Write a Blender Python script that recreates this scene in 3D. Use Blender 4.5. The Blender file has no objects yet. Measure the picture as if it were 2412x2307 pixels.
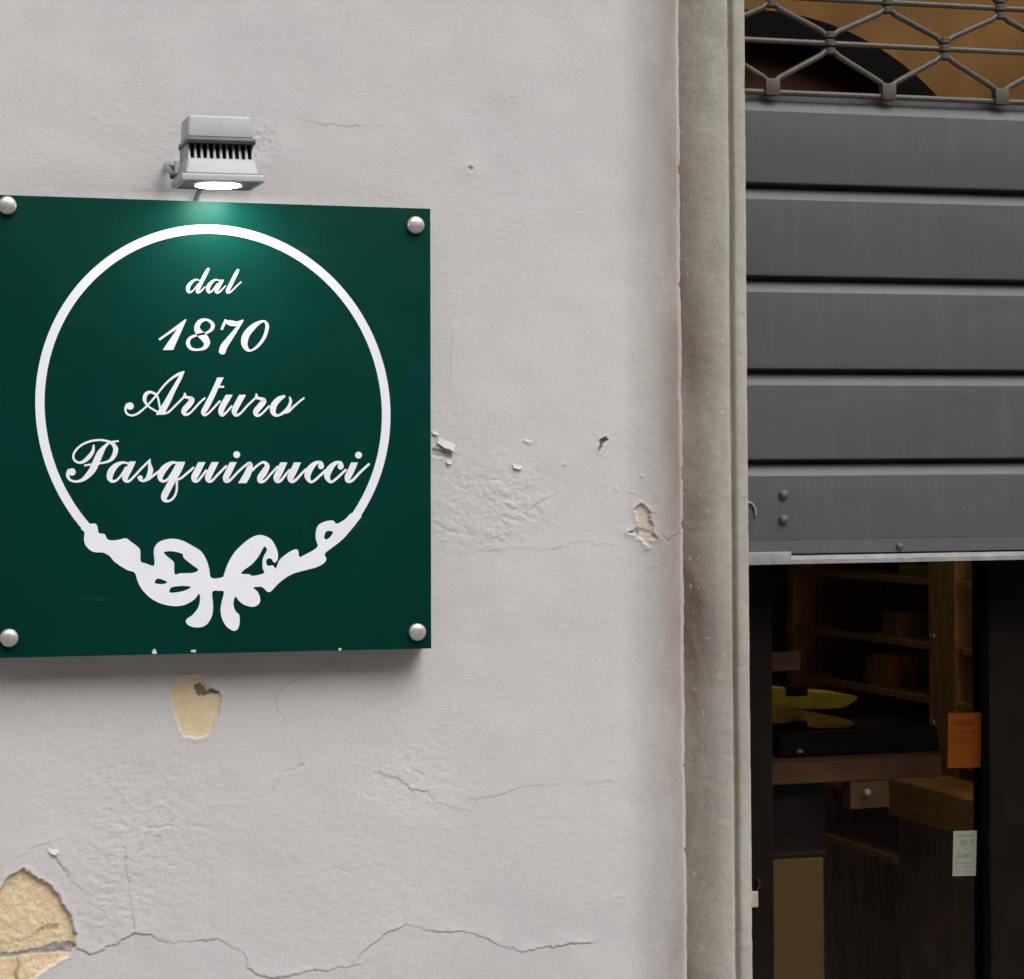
import bpy, bmesh, math
import numpy as np
from mathutils import Vector, Matrix
from mathutils.geometry import tessellate_polygon

SC = bpy.context.scene
COL = SC.collection
R = math.radians

# ------------------------------------------------------------------ camera
# world: X runs right along the wall, Y goes into the wall (plaster face at y = 0), Z is up
EYE = Vector((0.0, -2.8, 1.6))
YAW, PITCH, ROLL = 0.28702, -0.00303, -0.00867
FPX, PW, PH = 5600.0, 2412.0, 2307.0


def cam_matrix():
    cr, sr = math.cos(ROLL), math.sin(ROLL)
    cp, sp = math.cos(PITCH), math.sin(PITCH)
    c, s = math.cos(YAW), math.sin(YAW)
    Rr = Matrix(((cr, -sr, 0), (sr, cr, 0), (0, 0, 1)))
    Rp = Matrix(((1, 0, 0), (0, cp, sp), (0, -sp, cp)))
    M = Matrix(((1, 0, 0), (0, 0, 1), (0, 1, 0)))
    Ry = Matrix(((c, s, 0), (-s, c, 0), (0, 0, 1)))
    return Ry @ M @ Rp @ Rr


RM = cam_matrix()
cam_data = bpy.data.cameras.new('camera')
cam = bpy.data.objects.new('camera', cam_data)
COL.objects.link(cam)
c0, c1, c2 = RM.col[0], RM.col[1], -RM.col[2]
cam.matrix_world = Matrix(((c0.x, c1.x, c2.x, EYE.x), (c0.y, c1.y, c2.y, EYE.y), (c0.z, c1.z, c2.z, EYE.z), (0, 0, 0, 1)))
cam_data.sensor_width = 36.0
cam_data.lens = 36.0 * FPX / PW
cam_data.clip_start = 0.05
cam_data.clip_end = 500
SC.camera = cam

# ------------------------------------------------------------------ world, sun, exposure
SUN_EL, SUN_AZ = R(54), R(22)          # azimuth measured from straight-out-of-the-wall towards the right
wd = bpy.data.worlds.new('World')
SC.world = wd
wd.use_nodes = True
nt = wd.node_tree
nt.nodes.clear()
sky = nt.nodes.new('ShaderNodeTexSky')
sky.sky_type = 'NISHITA'
sky.sun_disc = False
sky.sun_elevation = SUN_EL
sky.sun_rotation = math.pi - SUN_AZ
sky.air_density = 1.0
sky.dust_density = 5.0
sky.ozone_density = 0.6
hsv = nt.nodes.new('ShaderNodeHueSaturation')
hsv.inputs['Saturation'].default_value = 0.16
bg = nt.nodes.new('ShaderNodeBackground')
bg.inputs['Strength'].default_value = 0.12
wo = nt.nodes.new('ShaderNodeOutputWorld')
nt.links.new(sky.outputs[0], hsv.inputs['Color'])
nt.links.new(hsv.outputs[0], bg.inputs['Color'])
nt.links.new(bg.outputs[0], wo.inputs['Surface'])

sl = bpy.data.lights.new('sun', 'SUN')
sl.energy = 1.0
sl.angle = R(45)
sl.color = (1.0, 0.965, 0.93)
sun = bpy.data.objects.new('sun', sl)
COL.objects.link(sun)
sdir = Vector((math.cos(SUN_EL) * math.sin(SUN_AZ), -math.cos(SUN_EL) * math.cos(SUN_AZ), math.sin(SUN_EL)))
sun.rotation_euler = sdir.to_track_quat('Z', 'Y').to_euler()
sun.location = (1, -4, 6)

SC.view_settings.view_transform = 'Standard'
SC.view_settings.look = 'None'
SC.view_settings.gamma = 1.0
SC.view_settings.use_curve_mapping = False
SC.view_settings.exposure = 0.6
SC.render.engine = 'CYCLES'
SC.cycles.use_denoising = True
SC.cycles.max_bounces = 10
SC.cycles.diffuse_bounces = 5
SC.cycles.glossy_bounces = 4
SC.cycles.transparent_max_bounces = 12
SC.cycles.sample_clamp_indirect = 6.0


# ------------------------------------------------------------------ measuring helpers
def ray(x, y):
    return RM @ Vector(((x - PW / 2) / FPX, -(y - PH / 2) / FPX, 1.0))


def W(x, y, Y=0.0):
    """point of the plane at depth Y (metres behind the plaster face)"""
    r = ray(x, y)
    return EYE + r * ((Y - EYE.y) / r.y)


def WX(x, y, X):
    """point of the plane at distance X along the wall"""
    r = ray(x, y)
    return EYE + r * ((X - EYE.x) / r.x)


# ------------------------------------------------------------------ materials
def nodes_of(name):
    m = bpy.data.materials.new(name)
    m.use_nodes = True
    t = m.node_tree
    return m, t, t.nodes['Principled BSDF']


def N(t, kind, **kw):
    n = t.nodes.new(kind)
    for k, v in kw.items():
        if k in n.inputs:
            n.inputs[k].default_value = v
        else:
            setattr(n, k, v)
    return n


def mixc(t, fac, a, b, blend='MIX'):
    n = t.nodes.new('ShaderNodeMix')
    n.data_type = 'RGBA'
    n.blend_type = blend
    for sock, v in ((n.inputs[0], fac), (n.inputs[6], a), (n.inputs[7], b)):
        if hasattr(v, 'is_output'):
            t.links.new(v, sock)
        elif isinstance(v, (int, float)):
            sock.default_value = v
        else:
            sock.default_value = (*v[:3], 1)
    return n.outputs[2]


def math_n(t, op, a, b=None, clamp=False):
    n = t.nodes.new('ShaderNodeMath')
    n.operation = op
    n.use_clamp = clamp
    for i, v in enumerate((a, b)):
        if v is None:
            continue
        if hasattr(v, 'is_output'):
            t.links.new(v, n.inputs[i])
        else:
            n.inputs[i].default_value = v
    return n.outputs[0]


def noise(t, scale, detail=4, rough=0.55, stretch=None, dist=0.0):
    tc = t.nodes.new('ShaderNodeTexCoord')
    mp = t.nodes.new('ShaderNodeMapping')
    if stretch:
        mp.inputs['Scale'].default_value = stretch
    t.links.new(tc.outputs['Object'], mp.inputs['Vector'])
    n = N(t, 'ShaderNodeTexNoise', Scale=scale, Detail=detail, Roughness=rough, Distortion=dist)
    t.links.new(mp.outputs[0], n.inputs['Vector'])
    return n.outputs['Fac']


def ramp(t, fac, lo, hi):
    n = t.nodes.new('ShaderNodeMapRange')
    n.inputs['From Min'].default_value = lo
    n.inputs['From Max'].default_value = hi
    t.links.new(fac, n.inputs['Value'])
    return n.outputs[0]


def bump(t, b, h, strength, dist):
    n = N(t, 'ShaderNodeBump', Strength=strength, Distance=dist)
    t.links.new(h, n.inputs['Height'])
    prev = b.inputs['Normal']
    if prev.is_linked:
        t.links.new(prev.links[0].from_socket, n.inputs['Normal'])
    t.links.new(n.outputs[0], prev)


def simple(name, col, rough=0.6, metal=0.0, var=0.12, scale=40, bmp=0.0, spec=0.5, dust=None, stretch=None):
    m, t, b = nodes_of(name)
    f = noise(t, scale, 5, 0.6, stretch)
    dark = tuple(c * (1 - var) for c in col)
    lite = tuple(min(1, c * (1 + var)) for c in col)
    c = mixc(t, ramp(t, f, 0.3, 0.7), dark, lite)
    if dust:
        f2 = noise(t, scale * 0.35, 6, 0.65)
        c = mixc(t, math_n(t, 'MULTIPLY', ramp(t, f2, 0.5, 0.8), dust[1]), c, dust[0])
    t.links.new(c, b.inputs['Base Color'])
    b.inputs['Metallic'].default_value = metal
    b.inputs['Specular IOR Level'].default_value = spec
    f3 = noise(t, scale * 3, 3, 0.6)
    r = t.nodes.new('ShaderNodeMapRange')
    r.inputs['To Min'].default_value = max(0.03, rough - 0.07)
    r.inputs['To Max'].default_value = min(1, rough + 0.07)
    t.links.new(f3, r.inputs['Value'])
    t.links.new(r.outputs[0], b.inputs['Roughness'])
    if bmp:
        bump(t, b, f3, bmp, 0.001)
    return m


def plaster_mat():
    m, t, b = nodes_of('painted_plaster')
    at = N(t, 'ShaderNodeAttribute', attribute_name='wear_shade')
    sep = t.nodes.new('ShaderNodeSeparateColor')
    t.links.new(at.outputs['Color'], sep.inputs[0])
    peel, dirt_shade, deep = sep.outputs[0], sep.outputs[1], sep.outputs[2]
    base = mixc(t, ramp(t, noise(t, 2.6, 3, 0.5), 0.3, 0.7), (0.562, 0.537, 0.53), (0.508, 0.494, 0.502))
    base = mixc(t, math_n(t, 'MULTIPLY', ramp(t, noise(t, 26, 5, 0.6), 0.45, 0.75), 0.35), base, (0.56, 0.545, 0.53))
    base = mixc(t, math_n(t, 'MULTIPLY', ramp(t, noise(t, 240, 4, 0.65), 0.5, 0.75), 0.4), base, (0.43, 0.415, 0.41))
    base = mixc(t, math_n(t, 'MULTIPLY', ramp(t, noise(t, 7, 6, 0.68, (1, 1, 0.55)), 0.5, 0.78), 0.30), base, (0.43, 0.40, 0.37))
    dn = ramp(t, noise(t, 9, 6, 0.65, (1, 1, 0.35)), 0.25, 0.75)
    df = math_n(t, 'MULTIPLY', dirt_shade, math_n(t, 'ADD', math_n(t, 'MULTIPLY', dn, 0.7), 0.3), True)
    base = mixc(t, df, base, (0.215, 0.175, 0.138))
    cream = mixc(t, ramp(t, noise(t, 60, 5, 0.6), 0.35, 0.7), (0.70, 0.57, 0.37), (0.60, 0.46, 0.28))
    speck = ramp(t, noise(t, 360, 2, 0.5), 0.605, 0.66)
    cream = mixc(t, math_n(t, 'MULTIPLY', math_n(t, 'MULTIPLY', speck, math_n(t, 'GREATER_THAN', peel, 0.96)), 0.6), cream, (0.22, 0.16, 0.10))
    c = mixc(t, peel, base, cream)
    c = mixc(t, deep, c, (0.17, 0.14, 0.115))
    t.links.new(c, b.inputs['Base Color'])
    b.inputs['Roughness'].default_value = 0.82
    b.inputs['Specular IOR Level'].default_value = 0.25
    bump(t, b, noise(t, 560, 4, 0.65, (0.7, 1, 1)), 0.55, 0.0008)
    bump(t, b, noise(t, 150, 5, 0.6, (0.8, 1, 1)), 0.30, 0.0016)
    return m


def stone_mat():
    m, t, b = nodes_of('limestone')
    at = N(t, 'ShaderNodeAttribute', attribute_name='wear_shade')
    sep = t.nodes.new('ShaderNodeSeparateColor')
    t.links.new(at.outputs['Color'], sep.inputs[0])
    base = mixc(t, ramp(t, noise(t, 14, 6, 0.62, (1, 1, 0.22)), 0.3, 0.72), (0.315, 0.29, 0.25), (0.425, 0.405, 0.365))
    base = mixc(t, math_n(t, 'MULTIPLY', ramp(t, noise(t, 160, 4, 0.6), 0.5, 0.8), 0.5), base, (0.25, 0.23, 0.195))
    dn = ramp(t, noise(t, 9, 6, 0.7, (1, 1, 0.42), 0.9), 0.36, 0.64)
    df = math_n(t, 'MULTIPLY', sep.outputs[0], math_n(t, 'ADD', math_n(t, 'MULTIPLY', dn, 0.55), 0.42), True)
    base = mixc(t, df, base, (0.115, 0.088, 0.064))
    pits = ramp(t, noise(t, 230, 3, 0.5, (1, 1, 0.6)), 0.66, 0.74)
    base = mixc(t, math_n(t, 'MULTIPLY', pits, 0.6), base, (0.52, 0.49, 0.43))
    t.links.new(base, b.inputs['Base Color'])
    b.inputs['Roughness'].default_value = 0.8
    b.inputs['Specular IOR Level'].default_value = 0.25
    bump(t, b, noise(t, 300, 5, 0.65), 0.65, 0.0012)
    bump(t, b, noise(t, 60, 4, 0.6, (1, 1, 0.5)), 0.3, 0.0025)
    return m


def green_mat():
    m, t, b = nodes_of('green_enamel')
    f = ramp(t, noise(t, 5, 4, 0.6), 0.3, 0.7)
    c = mixc(t, f, (0.0006, 0.030, 0.0222), (0.0012, 0.0385, 0.029))
    scr = ramp(t, noise(t, 16, 5, 0.7, (0.25, 1, 2.6)), 0.66, 0.78)
    c = mixc(t, math_n(t, 'MULTIPLY', scr, 0.22), c, (0.16, 0.24, 0.22))
    drip = ramp(t, noise(t, 22, 5, 0.7, (2.4, 1, 0.12)), 0.68, 0.8)
    c = mixc(t, math_n(t, 'MULTIPLY', drip, 0.07), c, (0.16, 0.24, 0.22))
    t.links.new(c, b.inputs['Base Color'])
    b.inputs['Specular IOR Level'].default_value = 0.05
    r = t.nodes.new('ShaderNodeMapRange')
    r.inputs['To Min'].default_value = 0.34
    r.inputs['To Max'].default_value = 0.5
    t.links.new(noise(t, 30, 5, 0.6), r.inputs['Value'])
    t.links.new(r.outputs[0], b.inputs['Roughness'])
    return m


def shutter_mat():
    m, t, b = nodes_of('grey_shutter_paint')
    f = ramp(t, noise(t, 5, 6, 0.62, (0.5, 1, 1.2)), 0.25, 0.75)
    c = mixc(t, f, (0.074, 0.074, 0.081), (0.100, 0.100, 0.107))
    streak = ramp(t, noise(t, 24, 5, 0.65, (1.6, 1, 0.16)), 0.5, 0.8)
    c = mixc(t, math_n(t, 'MULTIPLY', streak, 0.5), c, (0.135, 0.134, 0.136))
    sp = ramp(t, noise(t, 170, 2, 0.5), 0.735, 0.76)
    c = mixc(t, math_n(t, 'MULTIPLY', sp, 0.5), c, (0.26, 0.255, 0.25))
    t.links.new(c, b.inputs['Base Color'])
    b.inputs['Roughness'].default_value = 0.5
    b.inputs['Specular IOR Level'].default_value = 0.35
    gr = ramp(t, noise(t, 13, 6, 0.7, (0.6, 1, 1.5)), 0.55, 0.8)
    c2 = mixc(t, math_n(t, 'MULTIPLY', gr, 0.5), c, (0.05, 0.048, 0.046))
    t.links.new(c2, b.inputs['Base Color'])
    bump(t, b, noise(t, 60, 4, 0.6, (2.2, 1, 0.10)), 0.10, 0.002)
    bump(t, b, noise(t, 9, 3, 0.5, (0.5, 1, 1)), 0.16, 0.005)
    bump(t, b, noise(t, 500, 3, 0.5), 0.08, 0.0005)
    return m


def glass_mat():
    m = bpy.data.materials.new('door_glass')
    m.use_nodes = True
    t = m.node_tree
    t.nodes.clear()
    o = t.nodes.new('ShaderNodeOutputMaterial')
    tr = N(t, 'ShaderNodeBsdfTransparent')
    tr.inputs['Color'].default_value = (0.93, 0.95, 0.93, 1)
    gl = N(t, 'ShaderNodeBsdfGlossy', Roughness=0.02)
    fr = N(t, 'ShaderNodeFresnel', IOR=1.22)
    mx = t.nodes.new('ShaderNodeMixShader')
    t.links.new(fr.outputs[0], mx.inputs[0])
    t.links.new(tr.outputs[0], mx.inputs[1])
    t.links.new(gl.outputs[0], mx.inputs[2])
    t.links.new(mx.outputs[0], o.inputs['Surface'])
    return m


def emit_mat(name, col, st):
    m, t, b = nodes_of(name)
    b.inputs['Base Color'].default_value = (*col, 1)
    b.inputs['Emission Color'].default_value = (*col, 1)
    b.inputs['Emission Strength'].default_value = st
    return m


def paper_mat(name, col, ink, rows):
    """printed sheet: rows = list of (z_centre, half_height, x0, x1) in the sheet's own metres"""
    m, t, b = nodes_of(name)
    tc = t.nodes.new('ShaderNodeTexCoord')
    sp = t.nodes.new('ShaderNodeSeparateXYZ')
    t.links.new(tc.outputs['Object'], sp.inputs[0])
    c = mixc(t, ramp(t, noise(t, 40, 4, 0.6), 0.3, 0.7), tuple(v * 0.92 for v in col), col)
    brk = ramp(t, noise(t, 420, 2, 0.5, (1, 1, 0.2)), 0.40, 0.5)
    for zc, hh, x0, x1 in rows:
        dz = math_n(t, 'LESS_THAN', math_n(t, 'ABSOLUTE', math_n(t, 'SUBTRACT', sp.outputs['Z'], zc)), hh)
        dx = math_n(t, 'LESS_THAN', math_n(t, 'ABSOLUTE', math_n(t, 'SUBTRACT', sp.outputs['X'], (x0 + x1) / 2)), (x1 - x0) / 2)
        k = math_n(t, 'MULTIPLY', math_n(t, 'MULTIPLY', dz, dx), brk)
        c = mixc(t, math_n(t, 'MULTIPLY', k, 0.75), c, ink)
    t.links.new(c, b.inputs['Base Color'])
    b.inputs['Roughness'].default_value = 0.8
    b.inputs['Specular IOR Level'].default_value = 0.1
    return m


M = {}
M['plaster'] = plaster_mat()
M['stone'] = stone_mat()
M['green'] = green_mat()
M['shutter'] = shutter_mat()
M['glass'] = glass_mat()
M['vinyl'] = simple('white_vinyl', (0.75, 0.77, 0.83), 0.45, 0, 0.03, 30, spec=0.3)
M['steel'] = simple('dull_steel_cap', (0.55, 0.52, 0.49), 0.42, 0.75, 0.18, 120)
M['grille'] = simple('grille_steel', (0.068, 0.060, 0.046), 0.5, 0.15, 0.25, 60, 0.15, dust=((0.115, 0.10, 0.075), 0.5))
M['galv'] = simple('galvanised_edge', (0.27, 0.27, 0.28), 0.5, 0.2, 0.2, 50, 0.1, dust=((0.12, 0.115, 0.11), 0.6))
M['lamp'] = simple('lamp_grey_paint', (0.36, 0.375, 0.39), 0.42, 0.0, 0.05, 50, 0.05)
M['lampin'] = simple('lamp_inner_surround', (0.05, 0.05, 0.047), 0.5, 0, 0.15, 60)
M['lampdark'] = simple('lamp_grey_underside', (0.20, 0.20, 0.19), 0.5, 0.1, 0.15, 60)
M['fin'] = simple('cast_fins', (0.30, 0.30, 0.30), 0.5, 0.2, 0.2, 80)
M['gap'] = simple('black_driver_underside', (0.02, 0.018, 0.017), 0.6, 0, 0.2, 60)
M['cable'] = simple('grey_cable', (0.33, 0.33, 0.32), 0.6, 0, 0.1, 90)
M['lens'] = emit_mat('lit_lens', (1.0, 0.98, 0.93), 60.0)
M['frame'] = simple('black_door_paint', (0.008, 0.006, 0.005), 0.5, 0, 0.3, 20, spec=0.06)
M['wood'] = simple('old_shelf_wood', (0.74, 0.38, 0.13), 0.55, 0, 0.3, 14, 0, stretch=(6, 6, 0.6), spec=0.12)
M['woodlite'] = simple('honey_wood', (0.70, 0.33, 0.075), 0.5, 0, 0.3, 14, 0, stretch=(6, 0.6, 6), spec=0.12)
M['wooddark'] = simple('dark_counter_wood', (0.26, 0.12, 0.065), 0.5, 0, 0.3, 14, spec=0.12)
M['room'] = simple('warm_room_wall', (0.74, 0.56, 0.36), 0.8, 0, 0.25, 6, spec=0.12)
M['roomfloor'] = simple('dark_tile_floor', (0.05, 0.042, 0.038), 0.5, 0, 0.25, 9)
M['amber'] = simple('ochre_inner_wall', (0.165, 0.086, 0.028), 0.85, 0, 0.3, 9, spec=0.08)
M['bounce_cream'] = simple('cream_bounce_paint', (0.80, 0.67, 0.48), 0.85, 0, 0.1, 5)  # pale so that it bounces daylight into the shop
M['maroon'] = simple('maroon_inner_panel', (0.05, 0.019, 0.012), 0.7, 0, 0.2, 8, spec=0.12)
M['black'] = simple('black_trim', (0.004, 0.003, 0.003), 0.7, 0, 0.2, 20, spec=0.05)
M['machine'] = simple('black_plastic', (0.022, 0.014, 0.013), 0.5, 0, 0.2, 40, spec=0.12)
M['yellow'] = simple('yellow_cloth', (0.50, 0.34, 0.035), 0.8, 0, 0.2, 25, spec=0.12)
M['orangebox'] = simple('orange_card', (0.44, 0.23, 0.035), 0.75, 0, 0.2, 25, spec=0.12)
M['tan'] = simple('tan_cardboard', (0.48, 0.28, 0.12), 0.8, 0, 0.2, 25, spec=0.12)
M['plum'] = simple('dark_book_cloth', (0.12, 0.055, 0.045), 0.8, 0, 0.3, 25, spec=0.12)
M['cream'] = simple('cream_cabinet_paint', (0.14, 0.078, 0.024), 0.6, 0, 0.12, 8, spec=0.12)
M['brass'] = simple('pale_latch_metal', (0.55, 0.48, 0.35), 0.4, 0.5, 0.15, 90)
M['chrome'] = simple('polished_knob', (0.9, 0.88, 0.85), 0.08, 1.0, 0.02, 20)
M['tag'] = simple('white_price_tag', (0.75, 0.73, 0.70), 0.7, 0, 0.05, 50)
M['chip'] = simple('bare_chip', (0.50, 0.52, 0.50), 0.7, 0, 0.1, 60)
M['pave'] = simple('pale_street_paving', (0.28, 0.265, 0.245), 0.85, 0, 0.25, 3, 0.3)
M['facing'] = simple('shaded_ochre_render', (0.065, 0.052, 0.04), 0.85, 0, 0.2, 1.5)  # kept very dark so the door glass reflects little
M['facewin'] = simple('dark_window_glass', (0.015, 0.016, 0.018), 0.2, 0, 0.2, 4)


# ------------------------------------------------------------------ mesh building helpers
class MB:
    def __init__(s):
        s.v, s.f = [], []

    def add(s, vs, fs):
        o = len(s.v)
        s.v += [tuple(v) for v in vs]
        s.f += [tuple(i + o for i in f) for f in fs]
        return s

    def box(s, a, b, bev=0.0):
        lo = Vector((min(a[0], b[0]), min(a[1], b[1]), min(a[2], b[2])))
        hi = Vector((max(a[0], b[0]), max(a[1], b[1]), max(a[2], b[2])))
        bm = bmesh.new()
        bmesh.ops.create_cube(bm, size=1.0)
        for v in bm.verts:
            v.co = Vector([(lo[i] + hi[i]) / 2 + v.co[i] * (hi[i] - lo[i]) for i in range(3)])
        if bev:
            bmesh.ops.bevel(bm, geom=list(bm.edges), offset=bev, segments=2, profile=0.6, affect='EDGES')
        return s._bm(bm)

    def _bm(s, bm):
        bm.verts.index_update()
        s.add([v.co[:] for v in bm.verts], [[v.index for v in f.verts] for f in bm.faces])
        bm.free()
        return s

    def frustum(s, rect0, rect1, bev=0.0):
        """two rectangles given as 4 corner points each"""
        bm = bmesh.new()
        a = [bm.verts.new(p) for p in rect0]
        b = [bm.verts.new(p) for p in rect1]
        bm.faces.new(a[::-1])
        bm.faces.new(b)
        for i in range(4):
            j = (i + 1) % 4
            bm.faces.new((a[i], a[j], b[j], b[i]))
        bmesh.ops.recalc_face_normals(bm, faces=bm.faces)
        if bev:
            bmesh.ops.bevel(bm, geom=list(bm.edges), offset=bev, segments=3, profile=0.6, affect='EDGES')
        return s._bm(bm)

    def tube(s, pts, r, n=10, squash=1.0):
        pts = [Vector(p) for p in pts]
        rings = []
        for i, p in enumerate(pts):
            d = (pts[min(i + 1, len(pts) - 1)] - pts[max(i - 1, 0)]).normalized()
            u = d.cross(Vector((0, 1, 0)))
            if u.length < 1e-4:
                u = d.cross(Vector((1, 0, 0)))
            u.normalize()
            w = d.cross(u).normalized()
            rr = r[i] if isinstance(r, (list, tuple)) else r
            rings.append([p + u * math.cos(2 * math.pi * k / n) * rr + w * math.sin(2 * math.pi * k / n) * rr * squash for k in range(n)])
        vs = [v for rg in rings for v in rg]
        fs = []
        for i in range(len(rings) - 1):
            for k in range(n):
                k2 = (k + 1) % n
                fs.append((i * n + k, i * n + k2, (i + 1) * n + k2, (i + 1) * n + k))
        fs.append(tuple(range(n))[::-1])
        fs.append(tuple((len(rings) - 1) * n + k for k in range(n)))
        return s.add(vs, fs)

    def lathe(s, prof, centre, axis=(0, -1, 0), n=28):
        """prof: (radius, height along axis)"""
        ax = Vector(axis).normalized()
        u = ax.cross(Vector((0, 0, 1)))
        if u.length < 1e-4:
            u = ax.cross(Vector((1, 0, 0)))
        u.normalize()
        w = ax.cross(u)
        c = Vector(centre)
        vs, fs = [], []
        for r, h in prof:
            for k in range(n):
                a = 2 * math.pi * k / n
                vs.append(c + ax * h + (u * math.cos(a) + w * math.sin(a)) * r)
        for i in range(len(prof) - 1):
            for k in range(n):
                k2 = (k + 1) % n
                fs.append((i * n + k, i * n + k2, (i + 1) * n + k2, (i + 1) * n + k))
        fs.append(tuple(range(n))[::-1])
        fs.append(tuple((len(prof) - 1) * n + k for k in range(n)))
        return s.add(vs, fs)

    def extrude_x(s, prof, x0, x1):
        """prof: closed (y, z) loop swept along x"""
        n = len(prof)
        vs = [(x0, y, z) for y, z in prof] + [(x1, y, z) for y, z in prof]
        fs = [(i, (i + 1) % n, n + (i + 1) % n, n + i) for i in range(n)]
        fs += [tuple(range(n))[::-1], tuple(range(n, 2 * n))]
        return s.add(vs, fs)

    def plate(s, loops, y0, y1):
        """flat piece in the x-z plane: outer loop and hole loops, front at y0, skirt back to y1"""
        tri = tessellate_polygon([[Vector((p[0], p[1], 0)) for p in lp] for lp in loops])
        flat = [p for lp in loops for p in lp]
        o = len(s.v)
        s.add([(p[0], y0, p[1]) for p in flat], tri)
        s.add([(p[0], y1, p[1]) for p in flat], [])
        n, k = len(flat), 0
        for lp in loops:
            m = len(lp)
            for i in range(m):
                a, b = k + i, k + (i + 1) % m
                s.f.append((o + a, o + b, o + n + b, o + n + a))
            k += m
        return s

    def build(s, name, mat, parent=None, smooth=None, loc=None):
        me = bpy.data.meshes.new(name)
        off = Vector(parent['_o']) if parent is not None and '_o' in parent else Vector((0, 0, 0))
        if loc is not None:
            off = off + Vector(loc)
        me.from_pydata([tuple(Vector(v) - off) for v in s.v], [], s.f)
        bm = bmesh.new()
        bm.from_mesh(me)
        bmesh.ops.recalc_face_normals(bm, faces=bm.faces)
        bm.to_mesh(me)
        bm.free()
        me.materials.append(mat)
        if smooth:
            me.polygons.foreach_set('use_smooth', [True] * len(me.polygons))
            me.set_sharp_from_angle(angle=R(smooth))
        o = bpy.data.objects.new(name, me)
        COL.objects.link(o)
        if parent is not None:
            o.parent = parent
        if loc is not None:
            o.location = loc
        return o


def tag(o, label=None, cat=None, group=None, kind=None):
    for k, v in (('label', label), ('category', cat), ('group', group), ('kind', kind)):
        if v:
            o[k] = v
    return o


OFFS = []


def thing(name, label, cat, loc=(0, 0, 0), group=None, rot=None):
    """an Empty at the thing's base; parts built under it are given in world metres"""
    o = bpy.data.objects.new(name, None)
    o.empty_display_size = 0.05
    COL.objects.link(o)
    o.location = loc
    if rot:
        o.rotation_euler = rot
    else:
        o['_o'] = list(loc)
        OFFS.append(o)
    return tag(o, label, cat, group)


def hold(o, parent):
    """lets a part carry sub-parts of its own"""
    o['_o'] = list(parent['_o'])
    OFFS.append(o)
    return o


def copy_at(o, delta, parent):
    c = o.copy()
    COL.objects.link(c)
    c.parent = parent
    c.location = Vector(o.location) + Vector(delta)
    return c


RNG = np.random.default_rng(7)
TAB = RNG.random((512, 512))


def vnoise(X, Z, cell, seed=0, sx=1.0):
    an = (seed * 0.61) % 1.0 - 0.5
    X, Z = X * math.cos(an) - Z * math.sin(an), X * math.sin(an) + Z * math.cos(an)
    x, z = X / (cell * sx) + seed * 17.31, Z / cell + seed * 9.77
    i, j = np.floor(x).astype(int), np.floor(z).astype(int)
    fx, fz = x - i, z - j
    fx, fz = fx * fx * (3 - 2 * fx), fz * fz * (3 - 2 * fz)
    g = lambda a, b: TAB[a % 512, b % 512]
    return ((g(i, j) * (1 - fx) + g(i + 1, j) * fx) * (1 - fz) + (g(i, j + 1) * (1 - fx) + g(i + 1, j + 1) * fx) * fz) * 2 - 1


def polydist(X, Z, pts, closed=False):
    """distance to a polyline, and for closed ones the inside mask"""
    d = np.full(X.shape, 9.0)
    n = len(pts)
    ins = np.zeros(X.shape, bool)
    side = np.zeros(X.shape)
    for k in range(n if closed else n - 1):
        ax, az = pts[k]
        bx, bz = pts[(k + 1) % n]
        dx, dz = bx - ax, bz - az
        L = dx * dx + dz * dz + 1e-12
        t = np.clip(((X - ax) * dx + (Z - az) * dz) / L, 0, 1)
        q = np.hypot(X - ax - t * dx, Z - az - t * dz)
        s = np.sign((Z - az) * dx - (X - ax) * dz)
        side = np.where(q < d, s, side)
        d = np.minimum(d, q)
        if closed:
            cr = ((az > Z) != (bz > Z)) & (X < (bx - ax) * (Z - az) / (bz - az + 1e-12) + ax)
            ins ^= cr
    return d, ins, side


def grid_mesh(name, X, Y, Z, mat, wear_shade=None, parent=None):
    nz, nx = X.shape
    me = bpy.data.meshes.new(name)
    me.vertices.add(nx * nz)
    co = np.stack([X, Y, Z], -1).reshape(-1).astype(np.float32)
    me.vertices.foreach_set('co', co)
    idx = np.arange(nx * nz).reshape(nz, nx)
    q = np.stack([idx[:-1, :-1], idx[:-1, 1:], idx[1:, 1:], idx[1:, :-1]], -1).reshape(-1, 4)
    nf = len(q)
    me.loops.add(nf * 4)
    me.polygons.add(nf)
    me.loops.foreach_set('vertex_index', q.reshape(-1).astype(np.int32))
    me.polygons.foreach_set('loop_start', np.arange(0, nf * 4, 4, dtype=np.int32))
    me.polygons.foreach_set('use_smooth', np.ones(nf, bool))
    me.update(calc_edges=True)
    me.materials.append(mat)
    if wear_shade is not None:
        a = me.attributes.new('wear_shade', 'FLOAT_COLOR', 'POINT')
        w = np.ones((nx * nz, 4), np.float32)
        w[:, :3] = wear_shade.reshape(-1, 3)
        a.data.foreach_set('color', w.reshape(-1))
    o = bpy.data.objects.new(name, me)
    COL.objects.link(o)
    if parent is not None:
        o.parent = parent
    return o


# ================================================================== THE SETTING
X_EDGE = W(1606, 1150).x                 # where the plaster ends at the stone jamb
OPEN_L, OPEN_R = W(1761, 1150).x, W(1761, 1150).x + 1.30
OPEN_TOP = 3.25  # unseen top, raised to let more daylight into the shop

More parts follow.
